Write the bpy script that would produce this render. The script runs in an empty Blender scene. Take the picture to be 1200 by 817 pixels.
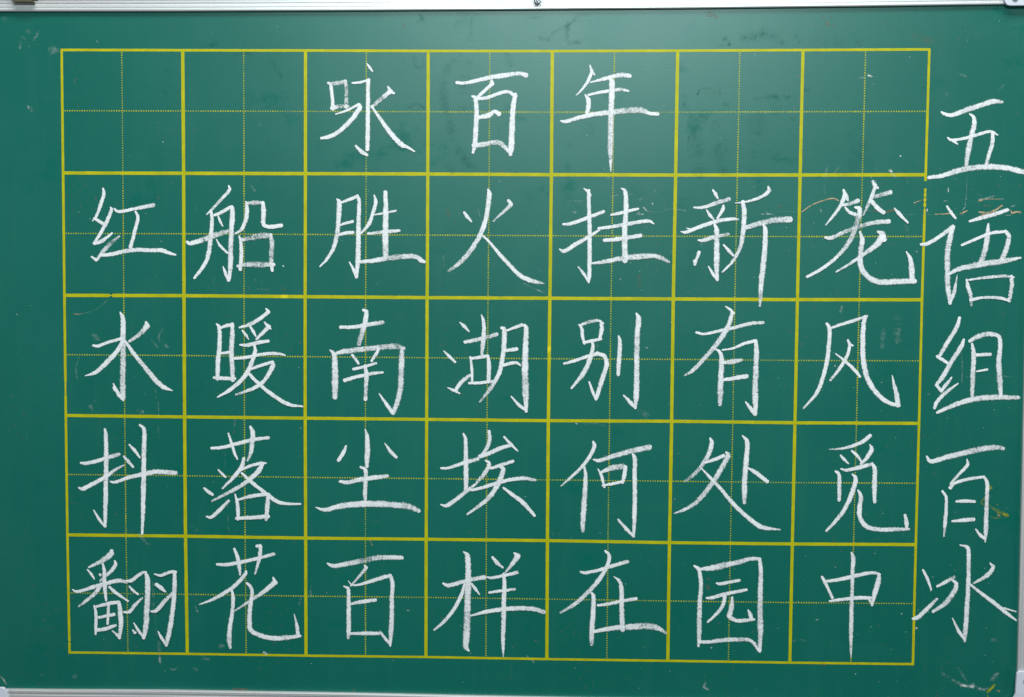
import bpy, bmesh, math, random
from mathutils import Matrix, Vector
random.seed(7)
scene = bpy.context.scene
col = scene.collection
CAM_LOC=(0.05767,-1.16949,0.07703)
CAM_ROT=((0.999536,-0.008055,0.029367),(0.029778,0.056753,-0.997944),(0.006371,0.998356,0.056967))
# ---------------------------------------------------------------- camera
cam_d = bpy.data.cameras.new('camera')
cam_d.sensor_width = 36.0
cam_d.lens = 42.0
cam_d.clip_start = 0.02
cam_d.clip_end = 50.0
cam = bpy.data.objects.new('camera', cam_d)
m = Matrix.Identity(4)
for i in range(3):
    for j in range(3):
        m[i][j] = CAM_ROT[i][j]
    m[i][3] = CAM_LOC[i]
cam.matrix_world = m
col.objects.link(cam)
scene.camera = cam
# ---------------------------------------------------------------- light: dim ambient, ceiling lamp for the sheen, overhead key, two added side fills
world = bpy.data.worlds.new('World')
scene.world = world
world.use_nodes = True
bg = world.node_tree.nodes['Background']
bg.inputs['Color'].default_value = (0.93, 0.96, 1.0, 1)
bg.inputs['Strength'].default_value = 0.02
def area(name, loc, target, sx, sy, watts, colr):
    d = bpy.data.lights.new(name, 'AREA')
    d.shape = 'RECTANGLE'; d.size = sx; d.size_y = sy
    d.energy = watts; d.color = colr
    o = bpy.data.objects.new(name, d)
    o.location = loc
    o.rotation_euler = (Vector(target) - Vector(loc)).to_track_quat('-Z', 'Y').to_euler()
    col.objects.link(o)
area('ceiling_light', (0.14, -1.75, 0.86), (0.1, 0, 0.1), 0.95, 0.30, 22.0, (0.80, 1.0, 1.0))
area('overhead_light', (0.2, -1.2, 2.2), (0.0, 0, -0.25), 2.2, 0.6, 77.0, (1.0, 0.99, 0.98))
area('side_fill_right', (2.6, -1.2, -0.5), (0.1, 0, -0.2), 1.0, 1.6, 13.0, (0.97, 0.98, 1.0))  # added fill from the right to lift the diffuse light, no real window
area('side_fill_left', (-2.6, -1.2, -0.5), (-0.1, 0, -0.2), 1.0, 1.6, 13.0, (0.97, 0.98, 1.0))  # matching added fill on the left, also no real window
vs = scene.view_settings
vs.view_transform = 'Standard'; vs.look = 'None'; vs.exposure = 0.0; vs.gamma = 1.0
vs.use_curve_mapping = False
# ---------------------------------------------------------------- measured data
# hand-ruled grid: crossing points on the panel, (x, z) in 0.1 mm, rows from the top
GRID=[
 [(-4192,2992),(-2998,2990),(-1794,2988),(-598,2985),(604,2984),(1811,2989),(3010,2996),(4211,3003)],
 [(-4196,1797),(-3000,1798),(-1799,1799),(-599,1800),(605,1798),(1808,1799),(3006,1804),(4207,1811)],
 [(-4201,594),(-3008,599),(-1806,597),(-603,596),(600,598),(1802,599),(3004,601),(4203,608)],
 [(-4205,-600),(-3013,-603),(-1810,-604),(-605,-604),(595,-605),(1803,-599),(3004,-602),(4205,-596)],
 [(-4207,-1801),(-3015,-1799),(-1809,-1803),(-607,-1799),(595,-1797),(1798,-1802),(3002,-1800),(4204,-1790)],
 [(-4203,-2997),(-3008,-2993),(-1810,-2992),(-607,-2987),(599,-2989),(1798,-2987),(3001,-2986),(4206,-2982)],
]
# handwriting: one entry per character, one string per stroke; points are x,z,width in 0.1 mm and cover in percent; '|' lifts or turns the chalk
WRITING=[
 ('咏','yong',[
  '-1576,2677,21,92 -1549,2658,36,92 -1534,2541,33,92 -1526,2424,40,92',
  '-1549,2668,40,55 -1465,2677,43,55 -1403,2695,36,60|-1406,2689,33,70 -1393,2587,40,60 -1399,2444,40,60',
  '-1537,2433,40,90 -1465,2451,43,50 -1378,2451,30,70',
  '-1198,2866,8,92 -1169,2828,27,92 -1140,2788,15,92',
  '-1337,2676,18,92 -1258,2682,27,92 -1169,2711,18,92|-1181,2705,39,92 -1185,2421,41,92 -1186,2179,46,92 -1191,2035,40,92|-1194,1982,31,92 -1251,2016,40,92 -1304,2070,21,92',
  '-1499,2375,15,92 -1396,2409,24,92 -1281,2466,27,92|-1273,2466,40,92 -1270,2429,49,92 -1358,2308,46,92 -1488,2194,43,92 -1573,2156,40,92 -1642,2143,27,92',
  '-989,2640,18,92 -960,2595,39,92 -929,2577,21,92',
  '-975,2591,46,92 -1059,2520,46,55 -1148,2444,30,70',
  '-1151,2455,18,92 -1059,2323,37,92 -952,2180,49,92 -860,2086,52,92 -799,2059,30,92 -730,2017,15,92',
 ]),
 ('百','bai',[
  '-320,2682,33,92 -232,2679,33,92 -4,2729,45,92 118,2747,51,92 284,2770,39,70 353,2752,48,92',
  '19,2698,30,92 24,2668,45,92|27,2672,39,92 -49,2604,36,92 -117,2541,30,92',
  '-170,2551,21,92 -140,2529,42,92 -127,2393,48,92 -135,2182,52,92 -141,2092,52,92 -160,2008,27,92',
  '-117,2526,30,92 -26,2537,36,92 156,2594,36,92 255,2552,36,92|248,2567,42,92 229,2439,51,92 219,2244,58,92 213,2063,61,92 201,1987,30,92',
  '-101,2348,42,80 -2,2371,51,92 43,2406,33,92 92,2382,51,92',
  '-153,2076,46,80 -46,2089,52,75 45,2107,46,70 121,2089,52,70 213,1987,24,92',
 ]),
 ('年','nian',[
  '969,2850,12,92 985,2797,36,92 1015,2757,15,92',
  '988,2782,36,92 948,2693,33,92 888,2610,21,92 839,2562,9,92',
  '975,2685,12,92 1061,2708,30,92 1197,2742,42,92 1272,2757,48,70 1355,2746,39,92',
  '957,2565,24,92 1062,2588,30,92 1198,2611,36,80 1266,2618,36,70 1343,2603,18,92',
  '926,2565,18,92 954,2520,48,92 958,2445,48,92 940,2377,33,92',
  '689,2317,12,92 739,2309,39,92 853,2343,42,92 1004,2378,48,92 1185,2401,57,75 1367,2419,60,60 1472,2419,57,60 1548,2389,33,92 1627,2384,39,92',
  '1159,2715,21,92 1182,2685,57,92 1181,2536,54,92 1176,2310,57,80 1174,2085,57,70 1178,1934,36,80 1180,1828,6,92',
 ]),
 ('红','hong',[
  '-3800,1645,22,92 -3793,1592,37,92 -3830,1477,37,92 -3870,1377,28,92 -3910,1327,9,92',
  '-3894,1354,22,92 -3855,1331,34,92 -3790,1293,37,92',
  '-3729,1462,15,92 -3720,1431,37,92 -3786,1285,40,92 -3850,1177,34,92 -3897,1107,31,92|-3890,1107,37,92 -3819,1131,40,92 -3716,1208,22,92',
  '-3647,1178,22,60 -3733,1108,40,50 -3805,1031,43,70 -3868,949,28,92|-3876,943,31,92 -3923,976,19,92',
  '-3829,992,34,92 -3735,1000,40,92 -3531,1043,43,80 -3344,1044,40,92 -3220,1042,43,92 -3158,1019,37,92 -3088,1000,22,92',
  '-3690,1447,19,92 -3644,1421,34,92 -3495,1447,34,92 -3301,1487,43,70',
  '-3480,1421,22,92 -3457,1363,37,92 -3490,1225,37,92 -3534,1071,40,80',
 ]),
 ('船','chuan',[
  '-2555,1676,18,92 -2549,1635,37,92 -2624,1551,31,70 -2710,1459,28,80 -2775,1397,12,92',
  '-2730,1425,28,92 -2722,1321,40,92 -2738,1167,43,92 -2760,1014,46,85 -2800,906,40,92 -2902,774,28,92',
  '-2699,1390,25,92 -2625,1421,37,92 -2547,1467,34,92|-2528,1475,31,92 -2519,1429,49,92 -2530,1245,49,92 -2540,1061,52,70 -2543,907,49,92 -2560,753,34,92|-2568,746,19,92 -2590,815,34,92 -2616,884,15,92',
  '-2662,1385,15,92 -2641,1329,28,92 -2616,1283,12,92',
  '-2681,1152,12,92 -2643,1091,28,92 -2573,1022,22,92',
  '-2972,1128,28,92 -2930,1113,46,92 -2782,1160,53,70 -2688,1195,59,60 -2556,1237,43,70',
  '-2384,1521,18,92 -2377,1453,43,92 -2385,1353,43,80 -2432,1253,37,80 -2494,1210,15,92',
  '-2376,1506,34,70 -2299,1514,46,55 -2222,1514,34,60|-2219,1514,37,92 -2210,1430,49,92 -2215,1323,49,92 -2195,1281,28,92|-2215,1293,31,92 -2146,1278,40,92 -2037,1294,40,92',
  '-2453,1187,19,92 -2438,1123,34,92 -2434,1000,40,92 -2446,862,40,92',
  '-2433,1146,37,70 -2316,1177,55,50 -2223,1193,62,50 -2154,1194,49,60|-2143,1201,37,70 -2131,1109,49,70 -2139,971,49,60 -2129,851,31,92',
  '-2470,892,34,70 -2380,908,49,60 -2256,909,59,60 -2116,910,43,80',
 ]),
 ('胜','sheng',[
  '-1490,1553,15,92 -1467,1518,52,92 -1472,1373,49,92 -1487,1220,46,80 -1522,1082,43,80 -1584,974,31,92 -1658,893,15,92',
  '-1451,1518,21,92 -1367,1549,34,92 -1287,1580,34,92|-1287,1587,28,92 -1271,1526,37,92 -1278,1328,46,92 -1279,1145,49,92 -1283,976,52,92 -1298,792,31,92|-1303,784,15,92 -1321,853,37,92 -1367,937,15,92',
  '-1456,1300,21,92 -1398,1320,31,92 -1336,1335,31,92',
  '-1463,1208,28,92 -1398,1223,37,92 -1333,1228,34,92',
  '-1124,1591,15,92 -1108,1527,40,92 -1136,1420,37,92 -1174,1313,40,92 -1244,1229,21,80 -1267,1206,9,92',
  '-1117,1402,15,92 -1013,1421,28,80 -913,1443,21,92',
  '-1182,1217,28,92 -1090,1228,34,70 -982,1238,40,80 -877,1249,28,92',
  '-1013,1622,40,92 -1010,1451,52,92 -1013,1222,61,92 -1013,1070,64,70 -1010,993,58,80',
  '-1267,941,37,92 -1136,954,43,92 -982,978,55,60 -828,997,52,70 -720,995,46,70 -666,961,46,92 -631,945,31,92',
 ]),
 ('火','huo',[
  '-243,1429,24,92 -218,1395,37,92 -172,1341,18,92',
  '189,1545,33,92 215,1507,40,92|215,1507,40,80 144,1438,30,70 42,1345,15,70',
  '-10,1650,24,92 1,1604,49,92 -14,1460,46,85 -47,1308,49,92 -107,1170,49,80 -198,1033,49,75 -290,933,43,75 -394,857,25,50',
  '-80,1219,18,92 0,1148,24,92 124,1004,37,92 293,829,43,92 385,779,46,92 477,754,37,70 542,741,15,60',
 ]),
 ('挂','gua',[
  '923,1664,12,92 959,1639,30,92 977,1601,46,92',
  '969,1646,33,92 972,1495,39,92 980,1298,43,92 983,1039,43,92 982,826,40,92 977,753,18,92|977,757,18,92 932,833,34,92 874,905,15,80',
  '724,1319,24,92 797,1324,37,92 934,1373,36,92 1116,1443,33,80',
  '690,1076,15,92 739,1059,40,92 860,1133,43,92 981,1204,33,85 1075,1265,24,80',
  '1189,1411,21,92 1268,1428,33,92 1359,1451,36,92 1450,1470,24,80',
  '1069,1280,30,92 1209,1299,36,92 1360,1327,39,85 1542,1354,36,92 1603,1328,15,80',
  '1126,1165,37,92 1286,1181,43,92 1476,1212,39,80',
  '1283,1669,12,92 1323,1633,42,92 1331,1497,49,85 1327,1345,49,80 1322,1269,55,92|1321,1292,52,92 1323,1132,58,80 1328,968,58,85',
  '1002,939,21,92 1121,955,40,92 1273,988,52,80 1455,1009,58,70 1607,1015,46,75 1684,995,43,65 1753,959,27,70',
 ]),
 ('新','xin',[
  '2169,1656,18,92 2196,1618,36,92 2219,1573,15,92',
  '1990,1486,18,92 2084,1489,33,92 2205,1532,42,75 2325,1569,42,60',
  '2112,1462,15,92 2146,1411,33,92 2184,1372,15,92',
  '2273,1505,24,92 2266,1467,36,92 2219,1384,24,92',
  '1868,1253,12,92 1921,1249,33,92 2057,1304,39,92 2222,1357,39,92 2358,1377,33,85 2419,1374,18,60',
  '1921,1287,9,92 1959,1277,15,92',
  '2036,1171,18,92 2089,1171,42,92 2195,1205,42,70 2323,1230,33,50',
  '2190,1320,27,92 2212,1263,51,85 2214,1111,55,80 2217,929,55,80 2226,785,27,92|2224,789,27,92 2182,845,33,92 2139,916,15,92',
  '2045,1053,36,92 2005,935,30,90|2004,966,43,92 2005,951,30,92',
  '2279,1127,15,92 2330,1074,36,92 2376,1024,21,92',
  '2700,1691,18,92 2707,1650,42,90 2641,1594,33,92 2506,1548,24,92 2386,1530,9,92',
  '2458,1544,39,92 2475,1446,48,85 2466,1249,48,80 2439,1097,39,80 2365,960,30,80 2273,864,18,80',
  '2496,1297,48,80 2631,1337,51,70 2781,1368,57,60 2917,1375,60,75',
  '2661,1323,21,92 2680,1273,45,92 2680,1129,51,85 2668,947,55,85 2649,734,52,85 2642,536,24,70',
 ]),
 ('笼','long',[
  '3425,1660,24,92 3450,1600,51,92 3469,1562,18,92',
  '3438,1607,45,90 3403,1517,36,92 3337,1419,30,80 3261,1323,12,92',
  '3422,1517,27,92 3485,1529,36,60 3567,1560,42,85',
  '3444,1494,21,92 3487,1449,33,92 3540,1427,39,92',
  '3705,1744,15,92 3721,1706,39,92 3755,1681,21,92',
  '3729,1706,39,90 3694,1593,36,92 3658,1511,36,60 3620,1420,15,60',
  '3701,1590,36,70 3783,1616,42,60 3872,1642,48,85',
  '3702,1548,39,85 3756,1488,45,92 3814,1446,39,92',
  '3259,1202,24,92 3312,1200,42,92 3431,1253,39,60 3580,1310,42,55 3729,1350,45,65 3864,1361,48,90',
  '3538,1495,21,92 3584,1473,51,92 3557,1337,57,55 3493,1170,48,70 3376,1018,36,80 3228,899,33,92 3093,823,30,92',
  '3589,1261,18,92 3613,1186,48,85 3598,1035,51,75 3612,914,54,80 3682,823,51,80 3788,779,57,80 3953,783,57,80 4126,787,51,85|4104,788,51,92 4093,917,57,92 4076,1007,42,92 4039,1071,12,92',
  '3761,1262,21,92 3804,1240,60,92 3823,1187,57,90|3808,1210,75,90 3749,1134,60,80 3661,1065,42,70 3513,959,30,80 3372,873,18,80',
  '3914,1489,12,92 3960,1437,39,92 4047,1350,18,92',
 ]),
 ('水','shui',[
  '-3645,430,16,92 -3618,360,53,92 -3620,205,56,80 -3622,-13,59,65 -3628,-246,59,70 -3627,-410,53,85 -3625,-446,19,92|-3628,-441,22,92 -3674,-379,44,92 -3723,-278,13,92|-3717,-317,31,92 -3705,-341,38,92',
  '-3919,100,25,92 -3872,94,31,92 -3762,134,31,80 -3628,171,37,92',
  '-3628,135,41,92 -3684,41,44,92 -3780,-61,50,80 -3891,-163,41,85 -4005,-204,9,92',
  '-3388,334,25,92 -3384,292,59,92 -3455,214,44,60 -3558,143,28,80',
  '-3597,143,28,92 -3512,19,41,92 -3404,-112,47,75 -3296,-243,53,85 -3218,-308,47,92 -3132,-343,9,92',
 ]),
 ('暖','nuan',[
  '-2685,321,19,92 -2659,282,40,92 -2658,119,44,92 -2675,-67,47,92 -2681,-222,41,92',
  '-2654,282,25,92 -2584,306,37,92 -2529,314,43,92|-2529,322,37,92 -2530,213,50,92 -2539,58,50,80 -2532,-97,50,80 -2528,-233,44,92',
  '-2656,30,22,92 -2562,43,34,92',
  '-2716,-210,28,92 -2642,-214,41,92 -2509,-218,37,85',
  '-2194,476,15,92 -2171,448,40,92|-2171,445,40,92 -2241,386,40,92 -2350,323,43,75 -2459,287,19,92',
  '-2428,258,19,92 -2394,214,31,92 -2367,171,9,92',
  '-2353,300,22,92 -2319,246,34,92 -2296,203,16,92',
  '-2210,343,15,92 -2179,309,34,92 -2145,275,12,92|-2164,301,43,92 -2226,239,40,92 -2289,177,25,92',
  '-2453,118,19,92 -2382,114,37,92 -2273,141,40,92 -2172,157,31,92',
  '-2508,-19,31,92 -2383,-5,34,92 -2227,27,34,92 -2087,34,34,92 -2006,19,16,92',
  '-2308,107,25,92 -2305,45,44,92 -2353,-95,44,92 -2431,-220,44,92 -2557,-330,41,92 -2680,-403,16,92',
  '-2356,-123,31,92 -2228,-79,34,92 -2150,-55,34,92|-2131,-50,37,92 -2134,-101,50,92 -2213,-234,40,85 -2323,-312,41,85 -2495,-376,22,60',
  '-2384,-150,31,92 -2276,-258,37,92 -2136,-373,44,92 -1980,-465,41,92 -1832,-488,16,92',
 ]),
 ('南','nan',[
  '-1457,299,34,92 -1322,303,37,92 -1167,329,43,80 -1040,351,40,60',
  '-1232,470,28,92 -1201,447,46,92 -1214,347,52,85 -1245,239,53,65 -1276,134,43,60',
  '-1562,74,12,92 -1521,28,50,92 -1512,-119,65,80 -1512,-274,68,75 -1512,-395,50,70',
  '-1493,44,34,92 -1415,60,50,85 -1245,84,53,70 -1059,104,53,65 -920,115,59,60 -835,95,46,60|-850,95,37,70 -850,10,56,85 -858,-144,56,70 -865,-299,56,75 -896,-439,53,75 -935,-548,37,80|-942,-540,40,92 -1004,-456,37,92 -1074,-355,12,92',
  '-1341,25,28,92 -1314,-9,31,92 -1279,-58,25,92',
  '-1074,89,25,92 -1105,39,37,85 -1149,-31,28,80',
  '-1330,-114,28,92 -1229,-89,31,92 -1105,-54,25,85',
  '-1416,-224,40,92 -1307,-192,37,92 -1167,-159,40,80 -1040,-143,25,80',
  '-1214,-78,31,92 -1201,-178,46,92 -1206,-302,40,70 -1211,-411,40,80',
 ]),
 ('湖','hu',[
  '-281,355,12,92 -240,320,37,85 -191,267,18,80',
  '-437,72,12,92 -383,19,34,92 -325,-35,25,80',
  '-397,-288,12,92 -343,-313,31,92 -278,-345,15,92|-320,-313,37,92 -266,-235,43,75 -181,-165,34,80',
  '-229,162,37,92 -98,190,43,85 83,241,40,70',
  '-69,429,12,92 -48,360,37,92 -45,237,46,85 -55,129,46,70 -64,44,31,80',
  '-177,17,19,92 -162,-88,31,92 -158,-219,25,92',
  '-167,2,28,92 -82,13,37,92 -5,29,31,92|-2,25,28,92 8,-71,43,92 4,-225,43,85',
  '-186,-242,28,92 -81,-238,31,92 35,-222,34,92',
  '129,303,31,92 155,285,49,92 156,146,49,92 141,23,46,92 111,-132,43,92 27,-287,43,70 -80,-424,22,50',
  '186,280,22,92 270,313,34,92 331,335,34,92|354,332,31,92 370,286,49,92 364,86,58,92 362,-129,65,85 370,-330,68,75 376,-516,31,92|376,-503,31,92 306,-454,34,92 228,-370,15,92',
  '161,77,31,92 210,88,37,92 279,98,37,92',
  '149,-62,34,92 226,-41,37,92 280,-38,34,92 319,-65,15,92',
 ]),
 ('别','bie',[
  '884,344,12,92 915,298,37,92 922,229,34,92 942,155,21,92',
  '895,336,21,92 979,367,40,65 1070,383,31,75 1124,356,21,92|1104,361,34,92 1109,292,43,92 1087,197,28,92',
  '935,165,28,92 1011,184,34,92 1103,203,28,92',
  '745,-41,25,92 844,-14,31,92 967,30,37,92 1074,61,43,92|1074,58,40,92 1138,34,43,92 1159,-46,49,92 1122,-184,49,85 1070,-355,43,90 1060,-393,25,92|1058,-389,22,92 1024,-309,31,92 992,-220,18,92',
  '1011,184,25,92 1024,122,37,92 990,-16,49,85 930,-140,49,85 819,-283,22,92',
  '1274,232,18,92 1287,178,40,92 1285,63,46,92 1277,-75,43,92 1275,-146,34,92',
  '1444,455,18,92 1467,402,55,90 1457,264,52,85 1453,64,55,80 1456,-166,55,85 1453,-351,55,80 1447,-474,25,92|1447,-471,28,92 1393,-413,40,92 1331,-349,18,92',
 ]),
 ('有','you',[
  '2310,530,12,92 2356,497,30,92 2397,462,15,92',
  '2376,469,37,92 2336,332,49,90 2247,186,52,75 2127,39,43,75 2008,-92,40,80 1924,-147,18,60',
  '2032,274,27,92 2109,260,27,92 2260,293,34,92 2427,332,37,80 2563,367,37,80 2677,375,30,75',
  '2210,120,12,92 2264,79,37,92 2280,-5,49,92 2275,-159,55,80 2273,-313,61,75 2272,-433,34,70',
  '2286,105,15,92 2385,121,24,92 2506,172,34,92 2604,196,34,92|2608,199,34,92 2616,120,49,92 2616,-33,52,80 2611,-217,58,75 2615,-402,58,85 2617,-525,34,92|2609,-517,40,92 2562,-456,40,92 2519,-400,12,92',
  '2304,-18,34,92 2387,-8,52,75 2470,8,34,60',
  '2306,-186,31,92 2405,-170,43,92 2526,-149,46,92',
 ]),
 ('风','feng',[
  '3294,369,30,92 3318,324,39,92 3320,217,43,92 3308,49,43,92 3271,-135,43,92 3210,-304,37,92 3087,-456,21,70',
  '3340,330,24,92 3445,367,33,92 3565,405,36,85 3677,445,27,75',
  '3658,436,42,80 3645,342,45,92 3642,204,49,92 3649,37,52,85 3691,-147,52,90 3778,-291,46,92 3893,-390,43,92 4008,-425,33,92|3993,-419,52,92 3983,-328,49,90 3954,-221,33,80 3934,-129,9,92',
  '3497,211,21,92 3517,173,33,92 3548,158,18,92|3518,158,30,92 3497,66,36,92 3432,-57,33,92 3339,-180,27,75',
  '3383,77,12,92 3468,12,30,92 3561,-71,33,92 3623,-144,27,92',
 ]),
 ('抖','dou',[
  '-4060,-1074,22,92 -3994,-1076,41,92 -3867,-1044,41,92 -3756,-1006,44,80 -3674,-985,38,60',
  '-3813,-735,25,92 -3804,-811,41,92 -3804,-1015,47,92 -3810,-1251,47,92 -3816,-1472,47,92 -3825,-1709,32,92|-3829,-1709,22,92 -3883,-1638,32,92 -3937,-1549,13,92',
  '-4084,-1325,19,92 -4037,-1332,44,92 -3918,-1271,44,92 -3806,-1207,41,92 -3711,-1136,32,70 -3623,-1091,16,50',
  '-3569,-887,19,92 -3519,-941,35,92 -3465,-1014,19,92',
  '-3627,-1005,19,92 -3583,-1052,38,92 -3534,-1109,25,92',
  '-3763,-1258,19,92 -3712,-1262,32,92 -3570,-1213,41,92 -3412,-1175,47,92 -3285,-1154,50,90 -3105,-1164,44,75',
  '-3461,-688,25,92 -3419,-736,41,92 -3421,-901,47,92 -3426,-1089,50,92 -3432,-1325,50,92 -3440,-1562,44,92 -3450,-1780,25,92',
 ]),
 ('落','luo',[
  '-2746,-912,28,92 -2639,-905,34,92 -2483,-863,38,92 -2326,-823,38,92 -2177,-802,34,85',
  '-2576,-764,19,92 -2545,-860,31,92 -2518,-954,31,92 -2487,-1019,16,92',
  '-2356,-694,25,92 -2333,-749,50,92 -2338,-842,50,85 -2350,-944,41,80 -2387,-1034,22,70',
  '-2680,-1128,16,92 -2641,-1167,31,92 -2607,-1202,19,92',
  '-2823,-1315,22,92 -2784,-1346,38,92 -2740,-1377,31,92',
  '-2802,-1598,16,92 -2752,-1604,38,92 -2676,-1537,38,92 -2578,-1438,31,70',
  '-2424,-1012,31,92 -2445,-1094,44,92 -2516,-1189,41,92 -2639,-1316,19,70',
  '-2445,-1125,25,92 -2359,-1085,31,92 -2249,-1057,34,92 -2202,-1057,19,92|-2233,-1063,34,92 -2281,-1139,53,92 -2391,-1242,44,80 -2533,-1330,41,75 -2746,-1443,22,60',
  '-2445,-1157,22,92 -2344,-1250,38,92 -2235,-1335,38,92 -2110,-1428,44,92 -2016,-1458,35,92 -1859,-1461,19,92',
  '-2513,-1369,13,92 -2494,-1440,35,92 -2484,-1534,41,92 -2485,-1621,35,92',
  '-2478,-1424,22,92 -2361,-1391,38,85 -2204,-1366,38,92|-2180,-1370,41,92 -2188,-1468,47,92 -2202,-1617,44,70',
  '-2503,-1613,28,92 -2393,-1606,41,92 -2181,-1590,41,92',
 ]),
 ('尘','chen',[
  '-1214,-709,12,92 -1194,-784,44,92 -1191,-908,53,92 -1196,-1002,53,90 -1196,-1080,34,80',
  '-1404,-876,19,92 -1425,-934,41,92 -1479,-1021,37,92',
  '-1020,-844,9,92 -965,-922,37,92 -906,-983,31,92',
  '-1261,-1084,22,92 -1211,-1119,41,85 -1211,-1252,44,90 -1215,-1346,44,85 -1212,-1425,28,70',
  '-1464,-1232,31,92 -1386,-1239,41,92 -1261,-1209,47,90 -1121,-1189,47,90 -996,-1172,44,70',
  '-1707,-1493,9,92 -1613,-1516,44,92 -1449,-1475,56,90 -1261,-1454,63,90 -1090,-1451,63,85 -903,-1460,63,80 -778,-1474,59,70 -682,-1516,44,75',
 ]),
 ('埃','ai',[
  '-461,-1088,22,92 -387,-1084,31,92 -263,-1042,37,92 -100,-993,40,80',
  '-241,-743,19,92 -220,-805,37,92 -216,-991,47,90 -213,-1179,50,92 -215,-1303,40,92',
  '-463,-1450,12,92 -401,-1459,41,92 -292,-1382,44,85 -184,-1295,37,80 -115,-1240,25,70',
  '11,-717,34,80 18,-802,43,80 -16,-896,40,80 -69,-959,22,92',
  '-77,-967,40,92 15,-934,43,80 123,-882,43,90 239,-850,31,92',
  '161,-770,22,92 216,-831,34,92 294,-908,15,92',
  '-23,-1005,16,92 16,-1036,37,92 -22,-1122,44,80 -107,-1227,31,70',
  '32,-1082,28,92 124,-1053,37,92 248,-1010,34,80',
  '-166,-1303,25,92 -76,-1283,34,92 79,-1234,37,92 234,-1192,40,92 357,-1180,43,85 473,-1194,28,70',
  '117,-1066,19,92 153,-1096,50,92 102,-1237,53,85 2,-1387,47,80 -199,-1544,22,75',
  '157,-1276,22,92 250,-1345,40,92 359,-1429,47,92 465,-1548,31,92',
 ]),
 ('何','he',[
  '1037,-810,25,92 1049,-854,40,92 1000,-963,37,92 916,-1072,34,92 809,-1175,28,80 725,-1252,12,60',
  '954,-1064,22,92 966,-1150,40,92 961,-1305,50,85 951,-1477,56,80 943,-1633,47,80 944,-1699,34,60',
  '1043,-986,19,92 1100,-993,37,92 1238,-948,46,85 1406,-899,56,80 1590,-856,55,75',
  '1086,-1078,12,92 1120,-1140,31,92 1152,-1256,25,92',
  '1124,-1109,28,92 1224,-1066,59,65 1331,-1049,56,65|1355,-1055,43,92 1348,-1130,43,92 1330,-1208,34,92',
  '1133,-1241,19,92 1226,-1224,31,92 1333,-1200,28,92',
  '1425,-927,19,92 1447,-973,49,92 1447,-1113,43,92 1451,-1315,43,92 1451,-1533,46,92 1444,-1744,28,92|1440,-1739,25,92 1369,-1667,40,92 1291,-1579,22,80',
 ]),
 ('处','chu',[
  '2182,-764,22,92 2198,-811,46,92 2170,-919,46,80 2095,-1044,43,70 2027,-1122,40,70 1944,-1190,25,50',
  '2140,-1002,25,92 2224,-973,37,92 2315,-933,37,92|2338,-902,22,92 2358,-933,52,75 2287,-1073,52,75 2212,-1198,46,75 2122,-1323,52,70 2032,-1417,43,80 1925,-1478,31,80 1841,-1510,12,70',
  '2100,-1059,12,92 2165,-1128,28,92 2290,-1259,37,92 2415,-1405,40,92 2555,-1535,43,92 2679,-1627,46,92 2771,-1649,37,85 2879,-1659,15,70',
  '2495,-733,12,92 2542,-799,46,92 2537,-962,52,92 2525,-1148,55,85 2525,-1287,55,85 2526,-1396,37,70',
  '2554,-1051,18,92 2624,-1092,43,90 2744,-1184,40,92',
 ]),
 ('觅','mi',[
  '3735,-721,40,92 3664,-780,40,92 3558,-827,34,92 3452,-851,24,85 3339,-860,9,60',
  '3454,-918,21,92 3485,-954,34,92 3532,-1000,15,70',
  '3562,-873,21,92 3614,-919,34,92 3661,-988,15,92',
  '3733,-810,15,92 3753,-856,46,92 3713,-933,40,92 3653,-999,28,80',
  '3460,-1052,18,92 3518,-1062,34,92 3639,-1035,43,85 3760,-998,37,80|3772,-1013,31,92 3788,-1056,46,92 3789,-1226,49,92 3793,-1373,34,80',
  '3409,-1076,25,92 3440,-1106,34,92 3448,-1214,40,92 3448,-1361,34,92',
  '3572,-1102,18,92 3604,-1151,46,92 3576,-1275,46,92 3504,-1446,43,90 3415,-1571,37,85 3330,-1665,25,80',
  '3629,-1259,18,92 3658,-1320,43,92 3648,-1444,49,92 3658,-1537,46,90 3729,-1622,46,85 3866,-1646,43,85 4003,-1641,46,80 4132,-1637,28,80|4112,-1632,31,92 4105,-1563,43,90 4091,-1498,28,80',
 ]),
 ('翻','fan',[
  '-3761,-1957,38,92 -3769,-1989,60,92 -3865,-2062,48,80 -3993,-2127,22,80',
  '-4009,-2151,16,92 -3970,-2198,29,92 -3939,-2246,13,92',
  '-3883,-2197,25,90',
  '-3730,-2060,22,92 -3726,-2100,41,92 -3787,-2180,38,85 -3880,-2261,22,70',
  '-4163,-2355,13,92 -4108,-2375,32,92 -3964,-2330,41,92 -3804,-2283,44,92 -3693,-2258,44,85 -3614,-2273,32,80',
  '-3853,-2090,22,92 -3838,-2157,38,92 -3836,-2300,48,92 -3823,-2459,25,92',
  '-3868,-2300,41,85 -3941,-2397,41,80 -4029,-2470,35,70 -4102,-2527,16,60',
  '-3789,-2323,25,92 -3726,-2378,38,92 -3600,-2464,19,92',
  '-3943,-2516,19,92 -3928,-2588,35,92 -3929,-2716,35,92 -3934,-2804,22,92',
  '-3919,-2524,29,92 -3807,-2494,38,92 -3704,-2476,38,92|-3693,-2476,35,92 -3681,-2568,51,92 -3675,-2696,51,92 -3692,-2840,32,90|-3708,-2816,32,80 -3763,-2769,16,70',
  '-3897,-2635,29,92 -3817,-2618,32,85 -3742,-2601,35,80',
  '-3799,-2506,29,92 -3804,-2602,32,92 -3810,-2698,26,92',
  '-3909,-2763,38,92 -3826,-2746,41,92 -3731,-2713,32,92',
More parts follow.
